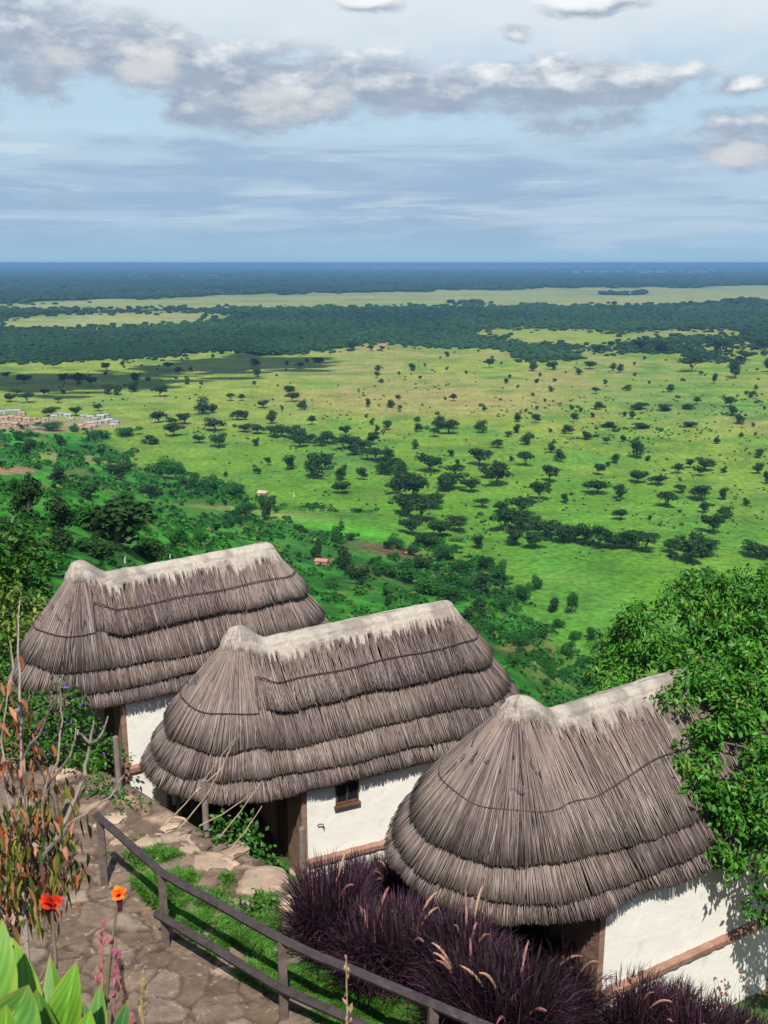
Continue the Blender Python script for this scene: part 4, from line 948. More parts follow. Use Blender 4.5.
def canna(label, root_px, root_d, leaves, flower=None, stalk=None, seed=1):
    r_ = np.random.default_rng(seed); p = np.array(at(root_px[0], root_px[1], root_d)); z0 = height1(p[0], p[1]) + CAMZ - .05; b = np.array([p[0], p[1], z0])
    root = thing('canna_plant', b, label, 'plant', 'canna lilies in the near bed')
    topp = np.array(at(*(stalk[-1] if stalk else (root_px[0], root_px[1] - 60, root_d))))
    mb = MB(); pts = [b] + ([np.array(at(*q)) for q in stalk] if stalk else [topp]); mb.tube(pts, np.linspace(.013, .006, len(pts)), 7, (.14, .12, .06)); mb.build('stem', M['leaf'], root, smooth=True)
    for (x0, y0, d0, x1, y1, d1, wd, c0) in leaves:
        mb = MB(); a = at(x0, y0, d0); t = at(x1, y1, d1); blade_leaf(mb, a, t, wd, r_.uniform(.03, .10), c0, np.array(c0) * 1.3, r_); mb.build('leaf', M['leaf'], root, smooth=True)
    if flower:
        (fx, fy, fd, fr, fc) = flower; c = np.array(at(fx, fy, fd)); mb = MB()
        for k in range(9):
            a = k * 2.4 + r_.uniform(-.2, .2); el = r_.uniform(-.1, .9); d = np.array([math.cos(a) * math.cos(el), math.sin(a) * math.cos(el) * .7 - .3, math.sin(el)]); d = unit(d)
            blade_leaf(mb, c, c + d * fr, fr * .46, .18, np.array(fc) * r_.uniform(.75, 1.15), np.array(fc), r_, n=6, edge=np.array(fc) * 1.1, m=3)
        mb.build('flower', M['drylf'], root, smooth=True)
        mb = MB(); mb.tube([c, c - (0, 0, .09)], [.018, .010], 6, (.12, .02, .05)); mb.build('calyx', M['drylf'], root)
    return root
LG = (.105, .25, .022); LD = (.035, .12, .03); LB = (.07, .19, .03)
canna('canna with the red flower and broad yellow edged leaves', (52, 1100), 4.0,
      [(20, 1060, 3.9, 12, 938, 4.1, .085, LG), (48, 1060, 3.9, 36, 990, 3.9, .06, LB), (60, 1050, 3.95, 76, 962, 4.0, .058, LG), (70, 1060, 3.95, 50, 956, 4.1, .045, (.09, .20, .03)), (75, 1080, 3.8, 90, 1010, 3.85, .05, LG)],
      flower=(51, 902, 4.3, .052, (.55, .035, .010)), stalk=[(54, 1030, 4.1), (56, 960, 4.2), (52, 912, 4.3)], seed=61)
canna('canna with the orange flower on a slender stalk', (100, 1110), 4.4,
      [(95, 1060, 4.3, 100, 985, 4.5, .035, LB), (110, 1070, 4.3, 128, 1000, 4.4, .035, LD), (88, 1070, 4.3, 84, 1000, 4.4, .035, LD)],
      flower=(119, 894, 4.7, .044, (.88, .19, .012)), stalk=[(102, 1040, 4.5), (110, 960, 4.6), (117, 905, 4.7)], seed=62)
canna('broad leaved canna filling the lower left corner', (-20, 1080), 3.7,
      [(-30, 1060, 3.6, 2, 920, 3.8, .09, LG), (-10, 1080, 3.6, 28, 985, 3.7, .10, LB), (8, 1100, 3.5, 6, 1005, 3.5, .075, LG), (-35, 1010, 3.7, 14, 945, 3.8, .05, (.055, .16, .04))], seed=63)
# bud spikes
for i, (x0, y0, x1, y1, lab) in enumerate([(100, 1030, 102, 925, 'pink bud spike rising left of the orange flower'), (112, 1030, 116, 938, 'thin pink bud spike below the orange flower'), (122, 1035, 121, 960, 'dark seed spike right of the pink bud spikes'), (145, 1040, 143, 975, 'pale dry stalk in the lower left on the path side'), (353, 1085, 346, 955, 'pale budding stalk standing in front of the fence'), (133, 1050, 134, 1015, 'pink tipped shoot at the bottom edge')]):
    d_ = 4.6 if x0 < 300 else 5.6
    r_ = np.random.default_rng(80 + i); mb = MB(); a, t = np.array(at(x0, y0, d_)), np.array(at(x1, y1, d_)); b0 = a.copy(); b0[2] = height1(a[0], a[1]) + CAMZ - .05
    mb.tube([b0, a, a * .5 + t * .5 + r_.normal(0, .008, 3), t], [.010, .009, .006, .003], 6, [(.30, .22, .12), (.28, .14, .12), (.10, .07, .05), (.32, .26, .12), (.34, .27, .14), (.2, .2, .08)][i])
    bc = [(.45, .10, .14), (.42, .10, .18), (.10, .05, .05), (.34, .26, .12), (.42, .27, .17), (.55, .08, .14)][i]
    for k in range(14 if i != 5 else 5):
        s_ = r_.uniform(.35, 1.0); p = a * (1 - s_) + t * s_ + r_.normal(0, .010, 3); d = unit(unit(t - a) + r_.normal(0, .35, 3)) * r_.uniform(.02, .05); mb.tube([p, p + d * .5, p + d], [.003, .008, .002], 5, bc)
    o = mb.build('bud_spike', M['drylf'], None, loc=b0); tag(o, lab, 'plant', 'bud spikes and dry stalks in the near bed')

def withered_shrub():
    r_ = np.random.default_rng(71); b = np.array(at(30, 1010, 6.3)); b[2] = height1(b[0], b[1]) + CAMZ - .1
    root = thing('withered_shrub', b, 'withered shrub with bare twigs and hanging orange brown leaves at the left', 'shrub')
    gray = (.24, .19, .16); D0 = 6.5
    lines = [[(30, 1000, 6.3), (24, 900, 6.4), (20, 800, 6.5), (22, 720, 6.6), (17, 650, 6.7), (20, 600, 6.8)], [(20, 830, 6.5), (45, 790, 6.4), (58, 760, 6.4), (62, 720, 6.5), (60, 690, 6.5)],
             [(22, 760, 6.5), (38, 735, 6.4), (52, 710, 6.3), (60, 688, 6.2)], [(28, 880, 6.4), (60, 835, 6.2), (85, 812, 6.1), (112, 797, 6.0), (124, 775, 6.0)], [(52, 850, 6.3), (75, 800, 6.3), (84, 775, 6.3), (90, 745, 6.3), (80, 732, 6.2), (75, 728, 6.2)],
             [(90, 745, 6.3), (94, 720, 6.4)], [(90, 745, 6.3), (100, 738, 6.2), (108, 716, 6.2)], [(20, 860, 6.5), (8, 800, 6.6), (2, 740, 6.7), (8, 690, 6.7)], [(45, 790, 6.4), (70, 755, 6.2), (76, 730, 6.2)], [(36, 910, 6.4), (48, 860, 6.3), (42, 800, 6.2), (52, 765, 6.3)],
             [(30, 1000, 6.3), (60, 930, 6.2), (62, 880, 6.2), (74, 850, 6.1)], [(0, 842, 6.6), (22, 838, 6.4), (40, 822, 6.3)], [(12, 900, 6.6), (-5, 820, 6.7), (-8, 760, 6.7)], [(10, 690, 6.7), (14, 670, 6.7), (10, 640, 6.7)]]
    for i, ln in enumerate(lines):
        mb = MB(); pts = [np.array(at(*q)) for q in ln]; q = []
        for k in range(len(pts) - 1):
            for t_ in (0, .33, .66): q.append(pts[k] * (1 - t_) + pts[k + 1] * t_ + r_.normal(0, .006, 3))
        q.append(pts[-1]); mb.tube(q, np.linspace(.017 if i in (0, 3, 4) else .011, .004, len(q)), 6, np.array(gray) * r_.uniform(.7, 1.25)); mb.build('branch', M['bark'], root)
    spots = [(8, 700, 3), (20, 716, 2), (28, 742, 3), (30, 775, 3), (42, 800, 3), (30, 830, 5), (12, 850, 6), (20, 880, 7), (45, 850, 5), (62, 840, 4), (35, 905, 5), (5, 770, 5), (0, 820, 5), (8, 915, 5), (50, 880, 4), (66, 800, 2), (70, 870, 3), (22, 660, 0), (3, 880, 5), (30, 855, 4)]
    for kind, (nm, pal, L0, mat) in enumerate([('dry_leaves', [(.28, .085, .035), (.42, .18, .09), (.12, .055, .035)], .12, M['drylf']), ('green_leaves', [(.035, .08, .012), (.09, .14, .02), (.20, .19, .03)], .13, M['leaf'])]):
        Cs, Ds, Cc = [], [], []
        for (px, py, n) in spots:
            n2 = n * 4 + 1 if kind == 0 else (n * 6 if py > 790 else 0)
            for _ in range(n2):
                c = np.array(at(px + r_.normal(0, 11), py + r_.normal(0, 12), 6.4 + r_.normal(0, .18))); Cs.append(c); Ds.append(unit(np.array([r_.normal(0, .35), r_.normal(0, .35), -1 if r_.random() < .8 else .6]))); Cc.append(pal[r_.integers(0, 3)])
        V, q, t, c = leaf_cloud(np.array(Cs), np.array(Ds), L0, .014, r_, np.array(Cc), fold=.8, droop=.15); o = mesh(nm, V, quads=q, tris=t, c=c, mat=mat, local=b); o.parent = root; o.location = (0, 0, 0)
withered_shrub()
small_plant('weed', 125, 1040, 5.0, [(0, 0, .25, .22), (-.25, 0, .2, .2), (.15, .05, .12, .15)], 'green weeds at the bottom edge below the orange flower', 'plant', G1, .10, .018, 40, 8, 40, group='weeds in the near bed')
small_plant('weed', 20, 1000, 5.6, [(-.1, .3, .25, .35), (.2, .3, .15, .25), (-.5, .3, .35, .4)], 'dark leafy weeds behind the cannas in the corner', 'plant', [(.02, .06, .01), (.05, .12, .02), (.1, .04, .06)], .12, .02, 22, 8, 41, group='weeds in the near bed')

# ------------------------------------------------------------------ distant trees: prototypes
def foliage_quads(lobes, n, size, r_, pal):
    """lobes (x,y,z,rx,ry,rz); small rough clump faces spread through the lobes"""
    wts = np.array([l[3] * l[4] + l[3] * l[5] for l in lobes]); idx = r_.choice(len(lobes), n, p=wts / wts.sum()); lb = np.array(lobes)[idx]
    d = unit(r_.normal(0, 1, (n, 3))); rad = r_.random(n) ** .30
    c = lb[:, :3] + d * lb[:, 3:6] * rad[:, None] * (1 + .25 * r_.normal(0, .5, n))[:, None]
    nn = unit(d + r_.normal(0, .55, (n, 3)) + (0, 0, .25)); a = unit(np.cross(nn, r_.normal(0, 1, (n, 3)))); b = np.cross(nn, a)
    s_ = size * r_.uniform(.6, 1.4, n)[:, None]; j = lambda: r_.uniform(.6, 1.2, (n, 1))
    V = np.stack([c - a * s_ * j(), c - b * s_ * j() * .7, c + a * s_ * j(), c + b * s_ * j() * .7], 1).reshape(-1, 3)
    q = np.arange(n * 4).reshape(-1, 4); lt = r_.random(len(lobes))[idx]; k = np.clip(lt * .55 + r_.random(n) * .45, 0, 1)
    return V, q, np.repeat(L(pal[0], pal[1], k), 4, 0)
def proto_mesh(nm, V, q, c, mat):
    o = mesh(nm, V, quads=q, c=c, mat=mat); col.objects.unlink(o); return o.data
PROTO = {}
def make_protos():
    r_ = np.random.default_rng(5)
    PALS = {'dark': [(.010, .032, .007), (.032, .080, .015)], 'mid': [(.009, .056, .006), (.032, .150, .014)]}
    for kind, num in (('flat', 6), ('round', 5), ('low', 5), ('slope', 6)):
        for v in range(num):
            lobes = []
            if kind == 'flat':
                for _ in range(r_.integers(6, 10)):
                    a, rr = r_.uniform(0, 6.28), r_.uniform(0, .30); lobes.append((math.cos(a) * rr, math.sin(a) * rr, .60 + r_.uniform(-.20, .18), r_.uniform(.16, .28), r_.uniform(.16, .28), r_.uniform(.11, .18)))
            elif kind == 'round':
                for _ in range(r_.integers(5, 9)):
                    a, rr = r_.uniform(0, 6.28), r_.uniform(0, .26); lobes.append((math.cos(a) * rr, math.sin(a) * rr, .48 + r_.uniform(-.24, .26), r_.uniform(.18, .30), r_.uniform(.18, .30), r_.uniform(.16, .25)))
            else:
                for _ in range(r_.integers(6, 10)):
                    a, rr = r_.uniform(0, 6.28), r_.uniform(0, .33); lobes.append((math.cos(a) * rr, math.sin(a) * rr, .38 + r_.uniform(-.18, .30), r_.uniform(.13, .22), r_.uniform(.13, .22), r_.uniform(.16, .27)))
            pal = PALS['mid'] if kind == 'slope' else PALS['dark']
            nf_ = 1000 if kind != 'slope' else 1700
            V, q, c = foliage_quads(lobes, nf_, .046 if kind != 'slope' else .032, r_, pal)
            cm = proto_mesh('crown', V, q, c, M['crown'])
            mb = MB(); x0, y0 = r_.uniform(-.03, .03), r_.uniform(-.03, .03)
            fk = np.array([x0, y0, .24 if kind in ('flat', 'round') else .12]); mb.tube([(x0, y0, -.08), (x0 + .01, y0, .15 if kind in ('flat', 'round') else .05), tuple(fk)], [.034, .026, .022], 6, (.12, .10, .08))
            for l in lobes[:5]: mb.tube([fk, (fk + np.array(l[:3])) / 2 + (0, 0, -.02), np.array(l[:3])], [.018, .012, .006], 4, (.12, .10, .08))
            tr = mesh('trunk', np.array(mb.v), faces=mb.f, c=np.array(mb.c), mat=M['bark']); col.objects.unlink(tr)
            PROTO.setdefault(kind, []).append((cm, tr.data))
make_protos()
def plant_tree(kind, g, wm, hm, name, label, cat, group, rz=None):
    cm, tm = PROTO[kind][random.randrange(len(PROTO[kind]))]
    root = bpy.data.objects.new(name, None); col.objects.link(root); root.location = (g[0], g[1], g[2] + CAMZ); root.rotation_euler = (0, 0, random.uniform(0, 6.28) if rz is None else rz); root.scale = (wm, wm, hm)
    tag(root, label, cat, group)
    for nm, me in (('crown', cm), ('trunk', tm)):
        o = bpy.data.objects.new(nm, me); col.objects.link(o); o.parent = root
    return root
random.seed(11)
NEARL = {}
TREES = """6 378 9 6|24 384 17 10|64 384 14 9|77 385 18 10|91 386 14 8|107 371 12 7|123 366 6 5|168 370 10 7|179 375 10 7|135 384 10 10|134 392 14 11|108 394 12 9|117 395 12 9|160 397 18 10|187 383 6 6|17 395 12 6|45 396 10 6|63 394 6 4|10 402 14 8|27 403 16 9|59 403 9 5|159 423 18 10|174 436 22 11|51 416 16 8|76 416 14 8|99 411 10 6
256 367 10 8|258 377 9 7|254 385 5 4|300 369 11 6|320 366 14 7|307 363 5 4|287 365 5 4|231 401 10 7|242 401 9 6|288 396 14 9|292 402 15 8|302 410 10 9|263 408 13 8|282 410 4 4|202 414 18 14|213 413 10 8|237 420 14 9|245 420 10 8|272 424 13 12|312 425 11 8|345 436 13 9|368 407 7 8|378 372 8 6|377 378 8 5|381 383 6 4|372 425 6 6|377 433 7 6|374 439 12 6|352 350 15 6|370 351 8 5|382 351 8 4|213 358 4 4|191 372 5 4
215 431 22 8|245 432 16 8|258 434 16 8|275 437 20 10|292 438 20 11|447 357 6 5|447 370 4 3|412 371 8 7|420 379 5 3|466 374 4 3|489 368 12 8|391 408 8 8|400 410 5 4|399 375 4 3|453 401 9 6|445 400 4 3|484 411 5 5|506 384 6 5|537 383 6 4|555 382 5 3|551 392 6 5|533 396 5 3|545 402 4 3|533 371 12 9|552 370 11 8|526 412 4 3|518 422 9 8|536 423 9 8|517 433 9 8|508 437 8 5|568 434 12 9|574 422 8 8|417 422 7 5|419 432 9 8|388 430 10 8|439 429 16 12|448 434 22 12|480 433 13 12|434 437 12 8
579 375 8 6|590 369 14 6|613 371 8 7|620 373 8 8|627 391 8 6|605 384 6 4|596 394 9 6|649 384 4 3|670 392 9 7|692 372 26 10|714 384 7 9|735 378 16 14|746 395 5 4|752 397 9 6|730 407 14 9|732 416 12 9|739 424 12 9|697 405 10 7|599 410 10 8|581 412 5 4|632 419 8 7|587 439 9 6|753 427 4 4|688 409 16 5|640 409 24 6|665 411 20 6|610 427 22 5|640 428 26 5|690 427 18 5|720 352 24 9|745 360 18 9|660 352 20 8|600 352 20 7|640 350 18 8|768 372 14 12|765 350 18 9
219 447 20 12|199 443 14 8|256 446 9 7|268 465 6 7|290 470 14 14|314 478 26 24|326 470 14 14|341 480 14 12|342 494 18 12|362 480 11 11|373 445 14 10|258 474 8 5|226 477 5 5|300 447 18 10|328 444 18 11|343 450 20 12|355 455 18 10|367 460 16 11|300 440 18 10|282 437 16 9
430 472 28 18|455 478 20 12|412 500 40 26|400 478 20 16|450 490 30 14|480 466 28 12|497 486 30 20|497 448 12 8|527 445 13 11|526 466 18 13|551 453 9 9|560 462 12 11|550 482 22 14|540 500 22 16|565 503 10 8|482 508 16 8|500 512 14 8|520 516 26 14|505 532 26 18|522 530 28 16|545 537 26 14|562 542 26 14|420 522 34 22|440 537 26 16|460 532 24 14|478 549 14 14|405 515 24 18|395 495 20 14|385 475 16 12|432 510 26 14|388 460 12 10|415 449 8 8|352 449 20 11|362 453 20 11|376 461 18 12|384 467 20 12|393 474 22 14|320 446 14 9|310 443 14 8|404 484 20 12|446 488 20 12|410 534 26 12|428 547 24 12|184 424 18 8|172 425 12 7|470 492 22 12|488 478 20 10|515 545 20 12|535 548 20 12
588 440 9 7|607 444 9 6|623 442 8 6|636 458 17 17|615 463 11 9|598 475 14 10|597 494 28 13|620 499 14 13|620 520 14 10|638 483 20 12|658 485 20 9|678 474 14 9|690 468 11 8|705 471 18 12|699 476 12 8|700 500 22 14|681 493 14 6|668 507 18 12|723 500 10 12|704 513 10 9|724 518 13 10|712 533 20 14|746 506 8 7|759 458 10 8|758 474 12 10|766 484 8 12|717 444 8 6|650 520 4 4|585 546 18 18|600 548 22 16|630 547 24 14|645 552 22 16|690 562 30 22|700 588 34 16|705 556 24 14|755 557 26 14|615 549 20 12|670 553 14 10|575 541 18 12|768 560 24 14|780 440 10 8|790 500 16 12|-20 400 16 9|-14 384 12 8"""
tl = []
for rowt in TREES.replace('\n', '|').split('|'): tl.append(tuple(float(q) for q in rowt.split()))
rt = np.random.default_rng(91)
while len(tl) < 297:
    px = rt.uniform(0, 775); py = 350 + 130 * rt.random() ** 1.3
    if py > 425 + (px < 300) * -20 and px < 330: continue
    if forest_mask(np.array([px]), np.array([py]))[0] > .3: continue
    if px < 340 and 372 < py < 425 and rt.random() < .6: continue
    s_ = (3 + 3.0 * rt.random()) * (py - 263) / 140
    tl.append((px, py, s_, s_ * .8))
def zone(px, py):
    if py < 362: return 'at the woodland edge'
    if py < 392 and px < 345: return 'on the shaded olive strip' if 370 < py < 392 and px < 260 else 'on pale grass before the woodland'
    if py < 430 and px < 200: return 'near the small village at the left'
    if py < 432 and px < 400: return 'right of the village'
    if py < 420 and px < 560: return 'on the tan open middle of the plain'
    if py < 432: return 'among shrubby rows on the right plain'
    if px < 300: return 'between village fields and plain'
    if px < 385: return 'in the tree line above the fields'
    if px < 470: return 'in the big thicket at the slope foot'
    if px < 575 and py > 500: return 'in the long grove beyond the slope'
    if py > 538: return 'in the grove above the leafy tree'
    if px < 575: return 'on the open plain right of the thicket'
    if py < 480: return 'on the bright right plain, upper part'
    return 'on the bright right plain, nearer part'
ORD = 'leftmost second third fourth fifth sixth seventh eighth ninth tenth eleventh twelfth thirteenth fourteenth fifteenth sixteenth seventeenth eighteenth nineteenth twentieth twenty-first twenty-second twenty-third twenty-fourth twenty-fifth twenty-sixth twenty-seventh twenty-eighth twenty-ninth thirtieth thirty-first thirty-second thirty-third thirty-fourth thirty-fifth thirty-sixth thirty-seventh thirty-eighth thirty-ninth fortieth'.split()
def ordinals(recs):
    """label each by its kind and place, counted from the left among the ones that look like it there"""
    sets = {}
    for r4 in recs: sets.setdefault((r4[2], r4[3]), []).append(r4)
    for (kd, zn), rs in sets.items():
        rs.sort(key=lambda q: q[1])
        for i, r4 in enumerate(rs):
            if len(rs) == 1: r4[0]['label'] = f'{kd} {zn}'
            elif len(rs) <= len(ORD): r4[0]['label'] = (f'leftmost {kd} {zn}' if i == 0 else f'{ORD[i]} {kd} from the left {zn}')
            else: r4[0]['label'] = f'{kd} {zn}'
RECS = []
for i, (px, py, w_, h_) in enumerate(tl):
    g = ground(px, py); dep = depth_of(g); wm = w_ * dep / F * 1.2; hm = h_ * dep / F * 1.15
    if (385 < px < 470 and 460 < py < 548) or (495 < px < 740 and 505 < py < 565): wm *= (1.0 if px < 470 else 1.2); hm *= (1.0 if px < 470 else 1.15)
    ratio = h_ / w_; kind = 'flat' if (ratio < .75 and w_ > 7) else 'round'
    if ratio < .36: kind = 'low'
    size = 'tiny' if w_ < 7 else ('small' if w_ < 12 else ('middling' if w_ < 20 else 'large'))
    if ratio > .9 and w_ >= 12: size = 'tall'
    if kind == 'low': size = 'low'
    # size the crown so the drawn width matches (prototype crown about 0.95 wide, 0.85 tall)
    if hm < .5 * wm and kind != 'low': hm = .5 * wm
    RECS.append((plant_tree(kind, g, wm * 1.05, hm * 1.12, 'acacia_tree', 'x', 'tree', f'acacias {zone(px, py)}'), px, f'{size} dark acacia', zone(px, py)))
ordinals(RECS)
# ------------------------------------------------------------------ bushes on the hillside
BUSH = """120 548 96 46|85 528 40 24|150 560 46 20|175 548 30 18|60 530 44 30|30 520 40 40|100 560 60 18|200 545 24 14|345 570 26 20|318 560 18 18|335 545 22 24|270 520 16 22|262 510 14 16|248 517 20 14|235 495 30 12|212 490 26 12|190 486 26 12|160 478 38 18|176 474 20 12|130 470 14 8|98 466 14 9|30 455 20 14|92 440 14 12|60 445 14 10|120 480 30 14|60 482 30 14|20 490 30 14|90 500 30 14|130 505 26 12|150 498 30 12|50 430 30 8|100 438 26 8|130 436 30 8|20 440 30 9|74 432 14 8|150 444 24 8|440 560 30 14|420 570 26 14|400 580 40 18|460 575 26 14|480 590 30 16|500 580 26 16|520 600 24 14|535 590 18 14|552 612 18 12|572 614 14 22|560 628 16 10|545 640 22 12|530 625 20 10|505 612 30 14|480 615 26 14|455 600 30 16|430 595 34 18|565 655 24 14|580 668 26 14|592 690 30 20|550 672 20 10|520 648 22 12|535 660 18 9|505 640 20 12|470 640 24 14|380 575 26 14|360 585 30 16|410 555 20 10|395 545 18 8|440 545 20 10|590 640 18 12|600 655 20 14|575 640 14 9|420 545 14 8|455 553 16 8|300 535 16 10|15 560 40 40|60 556 40 22|50 575 44 22|25 590 40 24"""
def bzone(px, py):
    if py < 450: return 'between the fields below the village'
    if px < 110 and py > 510: return 'on the slope behind the farthest hut'
    if px < 220 and py > 510: return 'just above the farthest hut ridge'
    if px < 230: return 'among the fields on the left slope'
    if px < 360 and py < 540: return 'along the hedge above the bright green field'
    if px < 400: return 'behind the middle hut'
    if px < 500 and py < 572: return 'near the brown plots'
    if py < 625: return 'on the dark slope above the middle hut'
    return 'on the rough right slope'
bl = [tuple(float(q) for q in b.split()) for b in BUSH.split('|')]
while len(bl) < 165:
    px = rt.uniform(-10, 620); 
    lo_ = np.interp(px, [0, 230, 380, 470, 560, 620], [440, 490, 545, 552, 620, 660]); hi2 = np.interp(px, [0, 100, 330, 400, 520, 600], [600, 560, 600, 610, 690, 700])
    py = rt.uniform(lo_, hi2)
    if fbm(np.array([px / 22]), np.array([py / 9]), 12, 3)[0] < .5: continue
    if 285 < px < 445 and 506 < py < 538: continue
    s_ = (6 + 10 * rt.random()) * (py - 360) / 170; bl.append((px, py, s_, s_ * .55))
BREC = []
for (px, py, w_, h_) in bl:
    g = ground(px, py); dep = depth_of(g); wm = w_ * dep / F * 1.15; hm = h_ * dep / F * 1.15
    size = 'small round' if w_ < 12 else ('round' if w_ < 25 else ('broad' if w_ < 60 else 'huge spreading'))
    knd = 'slope' if w_ < 60 and (int(px) % 3) else 'low'
    BREC.append((plant_tree(knd, g, wm, hm * 1.2, 'bush', 'x', 'bush', f'bushes {bzone(px, py)}'), px, f'{size} ' + ('olive' if knd == 'slope' else 'dark') + ' bush', bzone(px, py)))
ordinals(BREC)

# ------------------------------------------------------------------ masses: undergrowth of the slope, far woodland
def lumps(name, pts, wid, hgt, r_, c0, c1, label, cat, mat, src=None):
    V0, F0 = src or ICO1; n = len(pts); nv = len(V0)
    jit = 1 + r_.normal(0, .20, (n, nv, 1)); V = V0[None] * jit; q = r_.uniform(0, 6.28, n); cq, sq = np.cos(q)[:, None], np.sin(q)[:, None]
    x_, y_, z_ = V[..., 0].copy(), V[..., 1].copy(), V[..., 2]; V = np.stack([x_ * cq - y_ * sq, x_ * sq + y_ * cq, z_], -1)
    V = V * np.stack([wid * .5, wid * .5, hgt * .55], -1)[:, None, :] + pts[:, None, :] + np.array([0, 0, 1.0]) * (hgt * .42)[:, None, None]
    c = L(c0, c1, np.clip(r_.random(n) * .5 + 1.6 * (fbm(pts[:, 0] / 260, pts[:, 1] / 420, 121, 4) - .35), 0, 1)); cc_ = np.repeat(c, nv, 0) * r_.uniform(.75, 1.25, (n * nv, 1))
    Fc = (F0[None] + (np.arange(n) * nv)[:, None, None]).reshape(-1, 3)
    o = mesh(name, V.reshape(-1, 3), tris=Fc, c=cc_, mat=mat); return tag(o, label, cat, kind='stuff')
def screen_pts(n, box, dens, r_):
    out = []; 
    while sum(map(len, out)) < n:
        px = r_.uniform(box[0], box[1], n); py = r_.uniform(box[2], box[3], n); k = r_.random(n) < dens(px, py); out.append(np.c_[px, py][k])
    return np.concatenate(out)[:n]
def plain_xyz(p):
    xc = (p[:, 0] - 384) / F; yc = (512 - p[:, 1]) / F; dy = cP + yc * sP; dz = -sP + yc * cP; k = -150 / dz
    return np.c_[xc * k, dy * k, np.zeros(len(p))], k
M['wood_far'] = vmat('woodland', .9, .05, .3, spec=.05)
r_ = np.random.default_rng(55)
p = screen_pts(22000, (-60, 830, 303, 372), lambda a, b: forest_mask(a + r_.normal(0, 9, len(a)), b + r_.normal(0, 1.6, len(a))) ** 2, r_); P_, k = plain_xyz(p)
wid = r_.uniform(6, 17, len(p)) * np.clip(k / 2000, .7, 1.5); lumps('woodland', P_, wid, wid * r_.uniform(.30, .50, len(p)), r_, (.010, .032, .012), (.026, .064, .022), 'dark woodland belt stretching across the middle of the plain', 'woodland', M['wood_far'])
p = screen_pts(9000, (-60, 830, 267, 305), lambda a, b: forest_mask(a, b) ** 2, r_); P_, k = plain_xyz(p)
wid = r_.uniform(25, 60, len(p)) * np.clip(k / 5000, .6, 3.0); lumps('woodland', P_, wid, np.minimum(wid * .4, 22), r_, (.010, .030, .013), (.024, .054, .022), 'far blue green forest below the horizon', 'woodland', M['wood_far'])
# scattered shrubs of the open plain, too small and many to count
def dsh(a, b):
    v = fbm(a / 40, b / 10, 88, 3); return np.clip((v - .42) * 3, .12, 1) * (b < 560 - 200 * np.clip((430 - a) / 430, 0, 1)) * (1 - forest_mask(a, b)) * np.clip((b - 340) / 60, .15, 1) * np.where((a > 560) & (b > 395) & (b < 440), 1.0, .35)
p = screen_pts(1500, (-20, 790, 340, 600), dsh, r_); P_, k = plain_xyz(p); ok = height(P_[:, 0], P_[:, 1]) < -149.9; P_, k = P_[ok], k[ok]
wid = r_.uniform(.6, 2.6, len(P_)) * (1 + (r_.random(len(P_)) < .12)) * np.clip(k / 800, .7, 1.8); lumps('scrub', P_, wid, wid * .6, r_, (.02, .05, .012), (.05, .11, .024), 'tiny scattered shrubs dotting the open plain', 'shrubs', M['crown'], ICO1)
# undergrowth
def undergrowth(n, name, label, seed, size0, box, dens):
    r_ = np.random.default_rng(seed); p = screen_pts(n, box, dens, r_); xs = []
    xc = (p[:, 0] - 384) / F; yc = (512 - p[:, 1]) / F; D_ = np.stack([xc, cP + yc * sP, -sP + yc * cP], -1)
    ks = np.geomspace(24, 1500, 260); lo = np.full(n, 24.0); hit = np.zeros(n, bool); kk = np.full(n, 1500.0)
    for a, b in zip(ks[:-1], ks[1:]):
        m = ~hit; g_ = D_[m, 2] * b - height(D_[m, 0] * b, D_[m, 1] * b) < 0; ii = np.where(m)[0][g_]; kk[ii] = .5 * (a + b); hit[ii] = True
    p3 = D_ * kk[:, None]; ok = hit & (p3[:, 1] > 30); p3 = p3[ok]; kk = kk[ok]; z = height(p3[:, 0], p3[:, 1]); good = z > -149.8; p3 = p3[good]; z = z[good]; kk = kk[good]
    n = len(p3); s_ = size0 * r_.uniform(.5, 1.5, n) * np.clip(kk / 250, .35, 3)
    c = L((.011, .060, .008), (.032, .155, .014), np.clip(fbm(p3[:, 0] / 30, p3[:, 1] / 40, 95, 3) * 1.6 - .3 + r_.normal(0, .12, n), 0, 1)); c = L(c, (.14, .16, .035), (r_.random(n) > .95) * .7)
    # each tuft: a handful of small faces
    m_ = 9; cen = np.repeat(np.c_[p3[:, :2], z + CAMZ], m_, 0); ss = np.repeat(s_, m_); d = unit(r_.normal(0, 1, (n * m_, 3))); d[:, 2] = np.abs(d[:, 2]); cen = cen + d * (ss * .55)[:, None] * np.array([1, 1, .7])
    nn = unit(d + r_.normal(0, .5, (n * m_, 3))); a = unit(np.cross(nn, r_.normal(0, 1, (n * m_, 3)))); b = np.cross(nn, a); q_ = (ss * .34)[:, None]
    V = np.stack([cen - a * q_, cen - b * q_ * .7, cen + a * q_, cen + b * q_ * .8], 1).reshape(-1, 3); cc_ = np.repeat(np.repeat(c, m_, 0) * r_.uniform(.7, 1.3, (n * m_, 1)), 4, 0)
    o = mesh(name, V, quads=np.arange(n * m_ * 4).reshape(-1, 4), c=cc_, mat=M['crown']); tag(o, label, 'undergrowth', kind='stuff')
def du(a, b):
    v = fbm(a / 24, b / 8, 99, 4); fld = PB((a, b), 360, 525, 90, 14, .10, .3, 9) + PB((a, b), 385, 550, 50, 6, .12, .3, 4) + PB((a, b), 270, 512, 90, 3, .07, .3, 4)
    return np.clip((v - .46) * 6, .02, 1) * (1 - np.clip(fld, 0, 1))
undergrowth(15000, 'undergrowth', 'tangled green undergrowth covering the hillside', 77, 1.5, (-30, 640, 428, 720), du)

